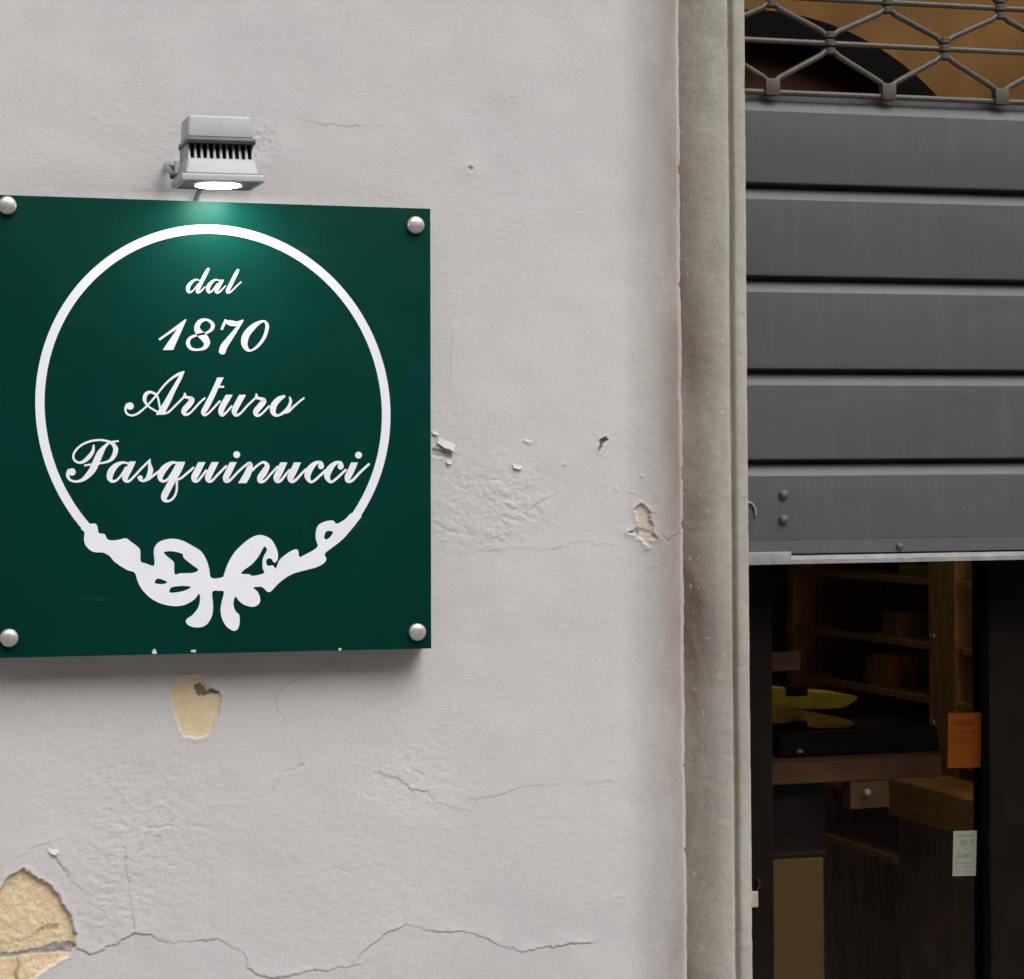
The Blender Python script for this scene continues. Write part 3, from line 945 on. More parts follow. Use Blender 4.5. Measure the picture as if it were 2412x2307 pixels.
Od, On, Oa = (420, 620, 12.256), (360, 740, 6.537), (280, 860, 8.914)
Ot, Op, Oq, Ou = (500, 860, 8.526), (140, 1020, 7.542), (340, 1040, 7.004), (580, 1040, 6.537)
LET = [
    # d a l
    (Od, [('s', [(600, 500, 30), (510, 478, 45), (400, 540, 85), (305, 650, 115), (275, 760, 115), (310, 840, 80), (390, 820, 45), (480, 730, 35), (570, 600, 30)]),
          ('s', [(865, 175, 80), (800, 290, 108), (700, 480, 112), (600, 690, 112), (550, 800, 105), (580, 850, 70), (650, 815, 42), (770, 690, 34)])]),
    (Od, [('s', [(1190, 510, 30), (1090, 482, 45), (980, 540, 85), (885, 650, 115), (850, 760, 110), (885, 845, 72), (965, 815, 42), (1040, 720, 35), (1120, 600, 28)]),
          ('f', [(1265, 485, 90), (1225, 560, 108), (1155, 690, 112), (1095, 800, 108), (1140, 855, 75), (1230, 800, 42), (1360, 660, 34)])]),
    (Od, [('s', [(1720, 205, 75), (1650, 340, 108), (1540, 560, 112), (1435, 770, 112), (1430, 845, 90), (1530, 820, 46), (1660, 690, 42), (1810, 550, 42)])]),
    # 1 8 7 0
    (On, [('p', [(520, 82), (312, 556), (150, 556), (395, 198), (470, 105)]), ('p', [(505, 76), (440, 190), (372, 228), (104, 412), (86, 386), (300, 228), (480, 95)])]),
    (On, [('c', [(830, 90, 36), (730, 115, 70), (680, 200, 88), (705, 280, 108), (785, 360, 122), (832, 440, 104), (795, 520, 62), (690, 552, 36), (585, 530, 52),
                 (540, 450, 66), (575, 370, 48), (680, 325, 36), (830, 290, 38), (912, 225, 56), (915, 150, 58)])]),
    (On, [('s', [(1062, 232, 40), (1090, 165, 44), (1120, 95, 34)]), ('s', [(1112, 118, 40), (1190, 138, 88), (1290, 150, 74), (1385, 100, 26)]),
          ('s', [(1385, 98, 26), (1295, 225, 55), (1185, 375, 86), (1095, 500, 112), (1068, 580, 110)])]),
    (On, [('c', [(1690, 112, 36), (1565, 180, 84), (1445, 310, 112), (1408, 440, 106), (1442, 535, 70), (1510, 563, 32), (1610, 500, 46), (1710, 370, 52), (1758, 220, 58), (1745, 140, 48)])]),
    # A r t u r o
    (Oa, [('d', (235, 865), 78), ('s', [(190, 850, 110), (138, 920, 55), (165, 1020, 46), (260, 1060, 46), (380, 1030, 46), (500, 940, 44), (600, 850, 44), (700, 740, 44), (800, 620, 44),
                 (950, 430, 46), (1100, 290, 48), (1250, 195, 60), (1360, 145, 34)]),
          ('p', [(1382, 128), (1330, 265), (1180, 565), (1085, 780), (985, 965), (960, 1046), (775, 1052), (830, 950), (930, 800), (1080, 540), (1230, 290), (1275, 205)]),
          ('s', [(860, 1010, 44), (760, 960, 44), (610, 862, 46), (540, 740, 78), (562, 625, 86), (650, 572, 66), (760, 610, 48), (820, 700, 44), (850, 850, 46), (880, 950, 44)]),
          ('s', [(900, 1022, 50), (1030, 1000, 44), (1130, 910, 44), (1250, 790, 44), (1370, 670, 46)])]),
    (Oa, [('s', [(1385, 600, 42), (1385, 665, 78)]), ('s', [(1362, 672, 52), (1470, 690, 72), (1535, 735, 112), (1475, 830, 128), (1385, 930, 126), (1365, 1000, 108), (1415, 1045, 64), (1500, 1005, 44),
                 (1600, 900, 44), (1700, 790, 44), (1800, 700, 44)])]),
    (Ot, [('f', [(165, 252, 128), (82, 430, 112), (-20, 650, 118), (-130, 860, 118), (-180, 950, 100), (-145, 1005, 60), (-60, 955, 42), (40, 850, 42), (150, 730, 42)]),
          ('s', [(60, 440, 46), (222, 440, 46)])]),
    (Ot, [('f', [(340, 600, 128), (270, 725, 128), (195, 860, 124), (172, 950, 108), (205, 1010, 66), (285, 950, 44), (390, 830, 42)]),
          ('f', [(608, 600, 128), (535, 735, 128), (465, 865, 124), (442, 950, 108), (485, 1010, 66), (575, 965, 44), (700, 825, 44), (865, 665, 44)])]),
    (Ot, [('s', [(885, 590, 40), (892, 655, 75)]), ('s', [(870, 662, 48), (975, 682, 72), (1032, 728, 112), (958, 830, 126), (882, 920, 120), (874, 985, 95), (922, 1018, 60), (1010, 965, 44), (1140, 830, 42)])]),
    (Ot, [('s', [(1440, 630, 62), (1330, 695, 112), (1235, 810, 130), (1218, 930, 120), (1262, 1005, 75), (1340, 1010, 50), (1430, 955, 62), (1530, 850, 66), (1573, 735, 62), (1555, 650, 34)]),
          ('s', [(1420, 960, 60), (1530, 930, 62), (1620, 850, 44), (1740, 745, 42), (1838, 668, 40)])]),
    # P a s q u i n u c c i
    (Op, [('d', (222, 695), 66), ('s', [(180, 680, 95), (145, 750, 66), (182, 830, 46), (280, 865, 44), (400, 840, 62), (500, 760, 100), (590, 650, 126), (660, 500, 130), (730, 350, 116), (810, 240, 62),
                 (900, 172, 38), (1040, 146, 36)]),
          ('s', [(608, 222, 34), (592, 330, 62), (522, 430, 78), (430, 508, 62), (350, 530, 46), (272, 490, 42), (246, 410, 40), (290, 310, 40), (400, 212, 40), (560, 147, 40), (720, 128, 40),
                 (850, 147, 42), (940, 192, 62), (998, 290, 92), (960, 420, 82), (880, 500, 52), (760, 535, 40), (620, 552, 38), (450, 580, 36)])]),
    (Op, [('s', [(1210, 540, 38), (1120, 528, 48), (1010, 578, 92), (922, 680, 126), (893, 790, 110), (932, 858, 62), (1010, 845, 44), (1100, 750, 40), (1180, 610, 36)]),
          ('f', [(1300, 508, 112), (1240, 640, 116), (1172, 770, 116), (1175, 840, 88), (1240, 855, 48), (1340, 760, 42), (1450, 640, 42), (1590, 500, 38), (1612, 470, 22)])]),
    (Op, [('s', [(1600, 495, 36), (1602, 570, 62), (1618, 660, 96), (1580, 780, 86), (1510, 850, 52), (1440, 838, 50), (1412, 795, 60)]), ('d', (1436, 797), 42),
          ('s', [(1480, 862, 40), (1590, 820, 42), (1680, 750, 42), (1770, 680, 42)])]),
    (Oq, [('s', [(540, 355, 38), (450, 355, 56), (345, 430, 110), (275, 530, 116), (262, 615, 80), (312, 660, 46), (390, 620, 40), (470, 500, 36), (530, 390, 36)]),
          ('f', [(618, 338, 112), (560, 470, 118), (480, 610, 116), (400, 760, 116), (332, 895, 116), (332, 965, 78), (400, 985, 42), (480, 930, 40), (530, 820, 40), (536, 660, 38)]),
          ('s', [(510, 640, 40), (600, 610, 40), (700, 530, 40), (810, 435, 40)])]),
    (Oq, [('f', [(948, 342, 112), (882, 480, 114), (824, 590, 110), (832, 652, 70), (890, 645, 44), (960, 560, 40), (1020, 480, 40)]),
          ('f', [(1168, 342, 112), (1102, 480, 114), (1052, 590, 110), (1062, 652, 70), (1120, 645, 44), (1230, 530, 40), (1350, 410, 40)])]),
    (Oq, [('f', [(1468, 342, 108), (1402, 480, 110), (1345, 598, 106), (1352, 655, 70), (1420, 635, 44), (1540, 510, 40), (1660, 400, 40)]), ('d', (1522, 220), 57)]),
    (Oq, [('e', [(1650, 410, 40), (1735, 365, 66), (1740, 435, 104), (1690, 560, 122), (1615, 690, 124)]),
          ('s', [(1780, 480, 40), (1860, 402, 40), (1961, 345, 44), (2025, 405, 84), (1975, 510, 112), (1912, 600, 108), (1914, 660, 72), (1985, 650, 42), (2090, 535, 38), (2200, 418, 38)])]),
    (Ou, [('f', [(578, 324, 106), (522, 450, 108), (468, 555, 105), (482, 612, 70), (540, 596, 44), (600, 520, 38), (668, 440, 38)]),
          ('f', [(788, 324, 106), (732, 450, 108), (682, 555, 105), (702, 612, 70), (760, 596, 44), (850, 500, 38), (920, 430, 38)])]),
    (Ou, [('d', (1150, 384), 46), ('s', [(1172, 370, 50), (1148, 326, 46), (1070, 335, 62), (985, 420, 102), (942, 520, 102), (962, 595, 66), (1010, 625, 42), (1090, 570, 40), (1215, 450, 38)])]),
    (Ou, [('d', (1452, 388), 46), ('s', [(1474, 372, 50), (1450, 328, 46), (1372, 337, 62), (1288, 420, 102), (1245, 520, 102), (1265, 595, 66), (1313, 625, 42), (1393, 570, 40), (1530, 440, 38)])]),
    (Ou, [('f', [(1668, 324, 100), (1612, 450, 106), (1562, 555, 100), (1572, 612, 66), (1640, 596, 44), (1750, 480, 40), (1888, 352, 38)]), ('d', (1728, 212), 53)]),
]
for li, (o, parts) in enumerate(LET):
    mb = MB()
    for k, pr in enumerate(parts):
        ly = k + (li % 2) * 4
        if pr[0] == 'd':
            disc(mb, pr[1], pr[2], o, ly)
        elif pr[0] == 'p':
            poly(mb, pr[1], o, ly)
        else:
            stroke(mb, pr[1], o, ly, pr[0] == 'f', pr[0] == 'e', pr[0] == 'c')
    mb.build('letter', M['vinyl'], sign)

# ring
ends = (S(204, 1244), S(838, 1218))
rc = W(501, 959, SY)
rcx, rcz = S(501, 959)
meas = []
for q in ((919.5, 975), (500, 530), (83, 950), (198, 1252), (857, 1204)):
    p = S(*q)
    meas.append((math.atan2(p[1] - rcz, p[0] - rcx) % (2 * math.pi), math.hypot(p[0] - rcx, p[1] - rcz)))
meas.sort()
ma = np.array([m_[0] for m_ in meas])
mr = np.array([m_[1] for m_ in meas])
# smooth outline: mean radius plus low harmonics fitted to the measured points
FB = np.stack([np.ones_like(ma), np.cos(ma), np.sin(ma), np.cos(2 * ma), np.sin(2 * ma)], 1)
cf = np.linalg.lstsq(FB, mr, rcond=None)[0]
rad = lambda a: cf[0] + cf[1] * math.cos(a) + cf[2] * math.sin(a) + cf[3] * math.cos(2 * a) + cf[4] * math.sin(2 * a)
rth = 0.0104
a0 = math.atan2(ends[0][1] - rcz, ends[0][0] - rcx) % (2 * math.pi)
a1 = math.atan2(ends[1][1] - rcz, ends[1][0] - rcx) % (2 * math.pi)
an = np.linspace(a1 - 2 * math.pi, a0, 150)
lp = [(rcx + rad(a) * math.cos(a), rcz + rad(a) * math.sin(a)) for a in an] + [(rcx + (rad(a) - rth) * math.cos(a), rcz + (rad(a) - rth) * math.sin(a)) for a in an[::-1]]
MB().plate([lp], -0.0006, -0.0001).build('ring', M['vinyl'], sign)

# ribbon bow
rt = lambda l: [(x + 1666.9, y) for x, y in l]
outer = [(210, 150), (240, 170), (310, 165), (340, 200), (355, 275), (420, 285), (450, 340), (500, 360), (600, 350), (670, 335), (720, 370), (800, 430), (835, 480), (838, 600), (900, 625),
         (985, 655), (1000, 600), (990, 500), (1005, 430), (1050, 380), (1120, 350), (1220, 340), (1330, 365), (1450, 430), (1540, 490), (1600, 590), (1630, 690), (1645, 780), (1700, 800), (1780, 785)] + rt(
    [(132, 765), (170, 650), (240, 520), (330, 420), (430, 340), (520, 300), (600, 305), (680, 350), (730, 430), (755, 500), (755, 570), (728, 615), (700, 605), (685, 575), (650, 568), (622, 592), (628, 640),
     (660, 655), (700, 648), (724, 682), (745, 660), (762, 610), (800, 560), (880, 500), (950, 465), (990, 475), (1005, 550), (1060, 530), (1210, 440), (1195, 350), (1195, 260), (1220, 190), (1290, 145),
     (1390, 130), (1425, 165), (1470, 155), (1540, 110), (1610, 45), (1720, 70), (1690, 125), (1600, 240), (1500, 350), (1400, 430), (1300, 510), (1315, 570), (1290, 620), (1200, 670), (1050, 710), (930, 745), (820, 810),
     (740, 880), (680, 945), (640, 955), (600, 920), (560, 895), (470, 905), (520, 950), (550, 1020), (545, 1080), (500, 1120), (440, 1125), (360, 1100), (300, 1050), (270, 1010), (250, 1040), (245, 1110),
     (270, 1180), (310, 1220), (315, 1300), (300, 1370), (270, 1400), (230, 1400), (160, 1350), (115, 1270), (95, 1180), (105, 1080), (133, 955)]) + [
    (1740, 942), (1665, 955), (1675, 1100), (1665, 1220), (1620, 1310), (1560, 1355), (1480, 1365), (1400, 1345), (1360, 1300), (1380, 1260), (1440, 1220), (1500, 1140), (1525, 1050), (1515, 975), (1470, 1030),
    (1400, 1080), (1300, 1115), (1180, 1115), (1050, 1080), (940, 1015), (850, 920), (800, 820), (770, 732), (680, 700), (540, 610), (480, 540), (400, 500), (300, 495), (220, 440), (185, 360), (190, 265), (150, 225)]
holes = [[(1110, 495), (1200, 485), (1320, 515), (1335, 560), (1430, 640), (1505, 700), (1440, 735), (1300, 740), (1240, 755), (1225, 700), (1225, 620), (1190, 580), (1130, 530)],
         [(1000, 850), (1040, 800), (1145, 840), (1090, 865)], [(1170, 950), (1200, 900), (1330, 885), (1420, 900), (1330, 945), (1200, 965)],
         rt([(605, 430), (630, 470), (600, 530), (580, 590), (580, 680), (595, 740), (460, 770), (430, 750), (335, 745), (360, 705), (450, 640), (530, 550), (580, 460)]),
         rt([(1330, 250), (1390, 260), (1370, 310), (1320, 350), (1290, 330), (1300, 280)])]
zb = lambda l: [S(160 + p[0] / 4.9025, 1200 + p[1] / 4.9025) for p in catmull(l, 3, True)]
MB().plate([zb(outer)] + [zb(hh) for hh in holes], -0.0009, -0.0001).build('ribbon_bow', M['vinyl'], sign)

# domed caps in the corners
bprof = [(0.0104, 0.0), (0.0106, 0.0016), (0.0104, 0.0036), (0.0096, 0.0052), (0.0078, 0.0064), (0.0048, 0.0072), (0.0018, 0.0075)]
b0 = None
for px_, py_ in ((978, 531), (17, 485), (982, 1489), (21, 1503)):
    lx, lz = S(px_, py_)
    if b0 is None:
        b0 = MB().lathe(bprof, (0, 0, 0)).build('bolt', M['steel'], sign, 50)
        b0.location = (lx, -0.0002, lz)
    else:
        c = b0.copy()
        COL.objects.link(c)
        c.parent = sign
        c.location = (lx, -0.0002, lz)
        c.rotation_euler = (0, px_ * 0.01, 0)
# bare chips along the lower edge
for px_, py_, w_, h_ in ((364, 1535, 7, 11), (457, 1534, 9, 6), (800, 1530, 5, 6)):
    q = [S(px_ + w_ * math.cos(a) * (0.7 + 0.3 * math.sin(3 * a + px_)), py_ + h_ * math.sin(a) * (0.75 + 0.25 * math.cos(2 * a))) for a in np.linspace(0, 2 * math.pi, 12)[:-1]]
    MB().plate([q], -0.00025, 0.0002).build('paint_chip', M['chip'], sign)

# ================================================================== THE LAMP
lc = W(527, 425, -0.127)
lx0, lzb = lc.x, W(527, 427, -0.127).z        # front lower edge of the bezel
lamp = thing('floodlight', 'small grey lit floodlight on the wall above the green sign', 'lamp', (lx0, -0.02, lzb))
YF, YB = -0.127, -0.042
hw = 0.0475
bez = MB().frustum([(lx0 - hw, YF, lzb), (lx0 + hw, YF, lzb), (lx0 + hw, YB, lzb), (lx0 - hw, YB, lzb)],
             [(lx0 - hw, YF + .001, lzb + .0085), (lx0 + hw, YF + .001, lzb + .0085), (lx0 + hw, YB, lzb + .0085), (lx0 - hw, YB, lzb + .0085)], 0.0022).build('bezel', M['lamp'], lamp, 35)
hold(bez, lamp)
MB().frustum([(lx0 - hw + .006, YF + .006, lzb - .0004), (lx0 + hw - .006, YF + .006, lzb - .0004), (lx0 + hw - .006, YB - .006, lzb - .0004), (lx0 - hw + .006, YB - .006, lzb - .0004)],
             [(lx0 - hw + .006, YF + .006, lzb + .002), (lx0 + hw - .006, YF + .006, lzb + .002), (lx0 + hw - .006, YB - .006, lzb + .002), (lx0 - hw + .006, YB - .006, lzb + .002)]).build('glass_surround', M['lampin'], bez)
yc = (YF + YB) / 2
MB().lathe([(0.0262, 0.0), (0.0262, 0.0006), (0.024, 0.0011), (0.012, 0.0014), (0.003, 0.0015)], (lx0, yc - 0.004, lzb - 0.0003), (0, 0, -1)).build('lens', M['lens'], bez, 40)
z1, z2 = lzb + 0.0088, lzb + 0.0275
h1, h2 = 0.0425, 0.0385
MB().frustum([(lx0 - h1, YF + .006, z1), (lx0 + h1, YF + .006, z1), (lx0 + h1, YB, z1), (lx0 - h1, YB, z1)],
             [(lx0 - h2, YF + .013, z2), (lx0 + h2, YF + .013, z2), (lx0 + h2, YB - .004, z2), (lx0 - h2, YB - .004, z2)], 0.0028).build('housing', M['lamp'], lamp, 35)
f0 = None
for k in range(11):
    fx = lx0 - 0.0365 + k * 0.0073
    if f0 is None:
        f0 = MB().frustum([(fx - .0016, YF + .0145, z2 - .001), (fx + .0016, YF + .0145, z2 - .001), (fx + .0016, YB - .006, z2 - .001), (fx - .0016, YB - .006, z2 - .001)],
                          [(fx - .0010, YF + .020, z2 + .0175), (fx + .0010, YF + .020, z2 + .0175), (fx + .0010, YB - .006, z2 + .0175), (fx - .0010, YB - .006, z2 + .0175)]).build('cooling_fin', M['fin'], lamp)
        f0x = fx
    else:
        copy_at(f0, (fx - f0x, 0, 0), lamp)
z3 = z2 + 0.0165
MB().box((lx0 - 0.034, YF + 0.034, z2 - 0.0005), (lx0 + 0.034, YB - 0.008, z3), 0).build('core', M['gap'], lamp)
MB().box((lx0 - 0.0385, YF + 0.010, z3), (lx0 + 0.0385, YB - 0.004, z3 + 0.0030)).build('driver_base', M['gap'], lamp)
MB().box((lx0 - 0.0392, YF + 0.0095, z3 + 0.003), (lx0 + 0.0392, YB - 0.004, z3 + 0.0068), 0.0008).build('driver_rim', M['lampdark'], lamp, 35)
MB().frustum([(lx0 - .0385, YF + .0105, z3 + .0068), (lx0 + .0365, YF + .0105, z3 + .0068), (lx0 + .0365, YB - .014, z3 + .0068), (lx0 - .0385, YB - .014, z3 + .0068)],
             [(lx0 - .0370, YF + .0135, z3 + .0325), (lx0 + .0345, YF + .0135, z3 + .0325), (lx0 + .0345, YB - .016, z3 + .0325), (lx0 - .0370, YB - .016, z3 + .0325)], 0.0032).build('driver_box', M['lamp'], lamp, 35)
for s in (-1, 1):
    bx = lx0 + s * (hw - 0.001)
    py_ = -0.062
    arm = MB().tube([(bx, py_, z1 + 0.004), (bx + s * 0.003, py_ + 0.008, z1 + 0.010), (bx + s * 0.003, -0.018, z1 + 0.022), (bx + s * 0.001, -0.004, z1 + 0.024), (bx - s * 0.02, -0.003, z1 + 0.024)], 0.0036, 8, 0.45)
    arm.build('bracket_arm', M['lampdark'], lamp, 40)
    MB().lathe([(0.0036, 0), (0.0040, 0.0015), (0.0034, 0.0035), (0.0016, 0.004)], (bx + s * 0.001, py_, z1 + 0.004), (s, 0, 0), 14).build('knob', M['lampin'], lamp, 40)
MB().box((lx0 - hw + 0.01, -0.006, z1 + 0.014), (lx0 + hw - 0.01, -0.0015, z1 + 0.030), 0.001).build('wall_plate', M['lamp'], lamp)
cpt = catmull([(lx0 - 0.010, YB + 0.001, lzb + 0.010), (lx0 - 0.012, YB + 0.012, lzb + 0.002), (lx0 - 0.013, -0.006, lzb - 0.012), (lx0 - 0.012, -0.005, lzb - 0.04), (lx0 - 0.012, -0.005, lzb - 0.07)], 6)
MB().tube([tuple(p) for p in cpt], 0.003, 10).build('cable', M['cable'], lamp, 60)

# ================================================================== THE ROLLER SHUTTER
YS = 0.060
sh = thing('roller_shutter', 'half-lowered dark grey steel roller shutter with a lattice grille on top', 'shutter', (OPEN_L, YS, 0))
SX0, SX1 = OPEN_L - 0.03, OPEN_R + 0.03
gx = 2085
gaps = [W(gx, y, YS).z for y in (443.5, 659, 875, 1086)]          # dark joints between the slats
topz = W(gx, 243, YS).z
botz = W(gx, 1325, YS - 0.012).z + 0.001


def slat(zb_, zt, name='slat'):
    """bottom edge zb_, top edge zt: flat face, sloping shoulder at the top that tucks under the slat above"""
    e = 0.0135
    prof = [(0.014, zb_ + 0.0006), (0.003, zb_), (0.0008, zb_ + 0.0012), (0.0, zb_ + 0.004), (0.0, zt - e - 0.003), (0.0016, zt - e),
            (0.0130, zt - 0.0012), (0.0165, zt), (0.0215, zt + 0.001), (0.0215, zt + 0.011), (0.025, zt + 0.011), (0.025, zb_ + 0.0006)]
    return MB().extrude_x([(YS + y, z) for y, z in prof], SX0, SX1).build(name, M['shutter'], sh, 28)


g = 0.0023
tops = [topz] + [z - g for z in gaps]
bots = [z + g for z in gaps]
for zt, zb_ in zip(tops[:4], bots):
    slat(zb_, zt)
# bottom slat with its angle iron
zl = W(gx, 1271, YS).z
last = hold(slat(W(gx, 1300, YS).z, tops[4], 'bottom_slat'), sh)
MB().box((SX0, YS - 0.0022, W(gx, 1300, YS).z - 0.0005), (SX1, YS - 0.0009, zl), 0.0004).build('angle_iron', M['shutter'], last)
MB().extrude_x([(YS - 0.012, botz - 0.001), (YS + 0.019, botz - 0.001), (YS + 0.019, botz + 0.0055), (YS - 0.0023, botz + 0.0098), (YS - 0.012, botz + 0.0045)], SX0, SX1).build('bottom_edge', M['galv'], last)
p0, p1 = W(1765, 1316, YS - 0.014), W(1863, 1316, YS - 0.014)
MB().box((p0.x - 0.03, YS - 0.0165, W(1815, 1331, YS - 0.0165).z), (p1.x, YS - 0.0025, W(1815, 1301, YS - 0.0165).z), 0.0015).build('guide_lug', M['galv'], last, 35)
bp = [(0.0064, 0.0), (0.0066, 0.001), (0.0056, 0.0034), (0.0034, 0.0050), (0.001, 0.0055)]
r0 = None
for px_, py_ in ((1845, 1165), (1845, 1224), (2117, 1287)):
    q = W(px_, py_, YS)
    if r0 is None:
        r0 = MB().lathe(bp, (OPEN_L, YS, 0), n=18).build('rivet', M['shutter'], last, 50)
        c = r0
    else:
        c = r0.copy()
        COL.objects.link(c)
        c.parent = last
    c.location = (q.x - OPEN_L, -0.001 if py_ < 1280 else -0.0022, q.z)
    if py_ > 1280:
        c.scale = (0.75, 0.8, 0.75)
q = W(1759, 1208, YS)
MB().tube([(q.x + 0.0115 * math.cos(a), YS - 0.002, q.z + 0.0135 * math.sin(a)) for a in np.linspace(-0.3, 2.2, 14)], 0.0016, 8).build('lock_ring', M['galv'], last, 50)

# lattice
YG = YS + 0.006
nodes_b = [W(x, y, YG) for x, y in ((1820.7, 203), (2090, 216), (2359.5, 228))]
pitch = (nodes_b[2].x - nodes_b[0].x) / 2
nx0 = nodes_b[1].x
zr = [W(2090, 229, YG).z, W(2090, 109.5, YG).z, W(2090, 6, YG).z]
zr += [zr[2] + k * (zr[2] - zr[1]) for k in range(1, 5)]
for z in zr:
    MB().tube([(SX0, YG, z), (SX1, YG, z)], 0.0039, 10).build('rod', M['grille'], sh, 60)
RT = 0.0041
for r in range(len(zr) - 1):
    zb_, zt = zr[r], zr[r + 1]
    pts = []
    ph = 0.0 if r % 2 == 0 else 0.5
    k0 = -3
    for k in range(k0, 10):
        xb = nx0 + (k + ph) * pitch
        xt = xb + pitch / 2
        lo = zb_ + (0.0135 if r == 0 else 0.010)
        hi = zt - 0.010
        for (x, z, w_) in ((xb - 0.012, lo + 0.006, 0), (xb - 0.005, lo, 0), (xb + 0.005, lo, 0), (xb + 0.012, lo + 0.006, 0),
                           (xt - 0.012, hi - 0.006, 0), (xt - 0.005, hi, 0), (xt + 0.005, hi, 0), (xt + 0.012, hi - 0.006, 0)):
            if SX0 < x < SX1:
                pts.append((x, YG - 0.001, z))
    MB().tube(pts, RT, 9).build('zigzag_rod', M['grille'], sh, 60)
col0 = br0 = None
for r in range(len(zr)):
    for k in range(-3, 10):
        x = nx0 + (k + (0.0 if r % 2 == 0 else 0.5)) * pitch
        if not (SX0 + 0.01 < x < SX1 - 0.01):
            continue
        if r == 0:
            if br0 is None:
                br0 = MB().box((x - 0.0100, YG - 0.0075, zr[0] - 0.0046), (x + 0.0100, YG + 0.006, zr[0] + 0.0170), 0.0015).build('clip_plate', M['grille'], sh, 35)
                bx0 = x
            else:
                copy_at(br0, (x - bx0, 0, 0), sh)
        else:
            if col0 is None:
                m_ = MB()
                for dz, rr in ((0.0105, 0.0076), (0.0, 0.0082), (-0.0105, 0.0076)):
                    m_.lathe([(rr - 0.0012, -0.0042), (rr, -0.0030), (rr, 0.0030), (rr - 0.0012, 0.0042)], (x, YG - 0.001, zr[r] + dz), (0, 0, 1), 14)
                col0 = m_.build('collar', M['grille'], sh, 40)
                cx0, cz0 = x, zr[r]
            else:
                copy_at(col0, (x - cx0, 0, zr[r] - cz0), sh)

# ================================================================== DOOR AND SHOP
YD = 0.16
door = thing('glazed_door', 'dark shop door with a tall glass pane below the shutter', 'door', (OPEN_L, YD, 0))
gl, gr = W(1806, 1600, YD).x, W(2313, 1600, YD).x
MB().box((OPEN_L - 0.02, YD - 0.02, 0.0), (gl, YD + 0.03, 1.98), 0.003).build('stile', M['frame'], door)
MB().box((gr, YD - 0.02, 0.0), (gr + 0.075, YD + 0.03, 1.98), 0.003).build('stile', M['frame'], door)
MB().box((gl, YD - 0.018, 0.0), (gr, YD + 0.028, 0.28), 0.003).build('bottom_rail', M['frame'], door)
MB().box((gl, YD - 0.018, 1.90), (gr, YD + 0.028, 1.98), 0.003).build('top_rail', M['frame'], door)
MB().box((gl, YD + 0.003, 0.28), (gr, YD + 0.008, 1.90)).build('pane', M['glass'], door)
x2 = gr + 0.0755
MB().box((x2, YD - 0.02, 0.0), (x2 + 0.075, YD + 0.03, 1.98), 0.003).build('stile', M['frame'], door)
MB().box((x2 + 0.075, YD + 0.003, 0.02), (OPEN_R - 0.06, YD + 0.008, 1.98)).build('pane', M['glass'], door)
MB().box((OPEN_R - 0.06, YD - 0.02, 0.0), (OPEN_R + 0.02, YD + 0.03, 1.98), 0.003).build('stile', M['frame'], door)
q = W(1777, 2118, YD - 0.022)
lat = MB().box((q.x - 0.008, YD - 0.026, q.z - 0.0105), (q.x + 0.004, YD - 0.0195, q.z + 0.0105), 0.001).build('latch', M['brass'], door)
hold(lat, door)
MB().tube([(q.x + 0.002, YD - 0.022, q.z + 0.010), (q.x + 0.007, YD - 0.024, q.z + 0.02), (q.x + 0.004, YD - 0.022, q.z + 0.028)], 0.0022, 8).build('latch_hook', M['machine'], lat, 50)


def sheet(name, x0, y0, x1, y1, Y, mat_fn, label, cat, tilt=0.0, group=None):
    a, b = W(x0, y0, Y), W(x1, y1, Y)
    cx_, cz_ = (a.x + b.x) / 2, (a.z + b.z) / 2
    w_, h_ = abs(b.x - a.x) / 2, abs(a.z - b.z) / 2
    m_ = MB().box((-w_, -0.0004, -h_), (w_, 0.0004, h_)).build(name, mat_fn(w_, h_))
    m_.location = (cx_, Y, cz_)
    m_.rotation_euler = (0, tilt, 0)
    return tag(m_, label, cat, group)


YP = YD + 0.0022
sheet('notice', 2232, 1681, 2311, 1807, YP, lambda w, h: paper_mat('orange_notice_paper', (0.12, 0.030, 0.001), (0.07, 0.014, 0.001),
      [(h * 0.62, h * 0.10, -w * 0.7, w * 0.62), (h * 0.28, h * 0.045, -w * 0.75, w * 0.75), (h * 0.10, h * 0.04, -w * 0.75, w * 0.6), (-h * 0.08, h * 0.04, -w * 0.75, w * 0.7), (-h * 0.34, h * 0.05, -w * 0.6, w * 0.5)]),
      'orange paper notice taped to the right of the door glass', 'notice', 0.02)
sheet('label', 2244, 1959, 2300, 2062, YP, lambda w, h: paper_mat('printed_sticker', (0.22, 0.225, 0.175), (0.11, 0.13, 0.125),
      [(h * 0.78, h * 0.05, -w * 0.7, w * 0.7), (h * 0.50, h * 0.13, -w * 0.45, w * 0.75), (h * 0.22, h * 0.03, -w * 0.2, w * 0.3), (-h * 0.10, h * 0.10, -w * 0.8, w * 0.6), (-h * 0.42, h * 0.04, -w * 0.75, w * 0.75), (-h * 0.60, h * 0.035, -w * 0.75, w * 0.7), (-h * 0.78, h * 0.03, -w * 0.75, w * 0.5)]),
      'small pale printed sticker low on the door glass below the orange notice', 'sticker', 0.035)
sheet('sticker', 1818, 1536, 1884, 1579, YP, lambda w, h: paper_mat('faded_pink_sticker', (0.035, 0.017, 0.011), (0.03, 0.004, 0.003),
      [(h * 0.35, h * 0.16, -w * 0.5, w * 0.6), (-h * 0.15, h * 0.12, -w * 0.6, w * 0.4)]),
      'faded brownish sticker with red print at the left of the door glass', 'sticker', -0.02)

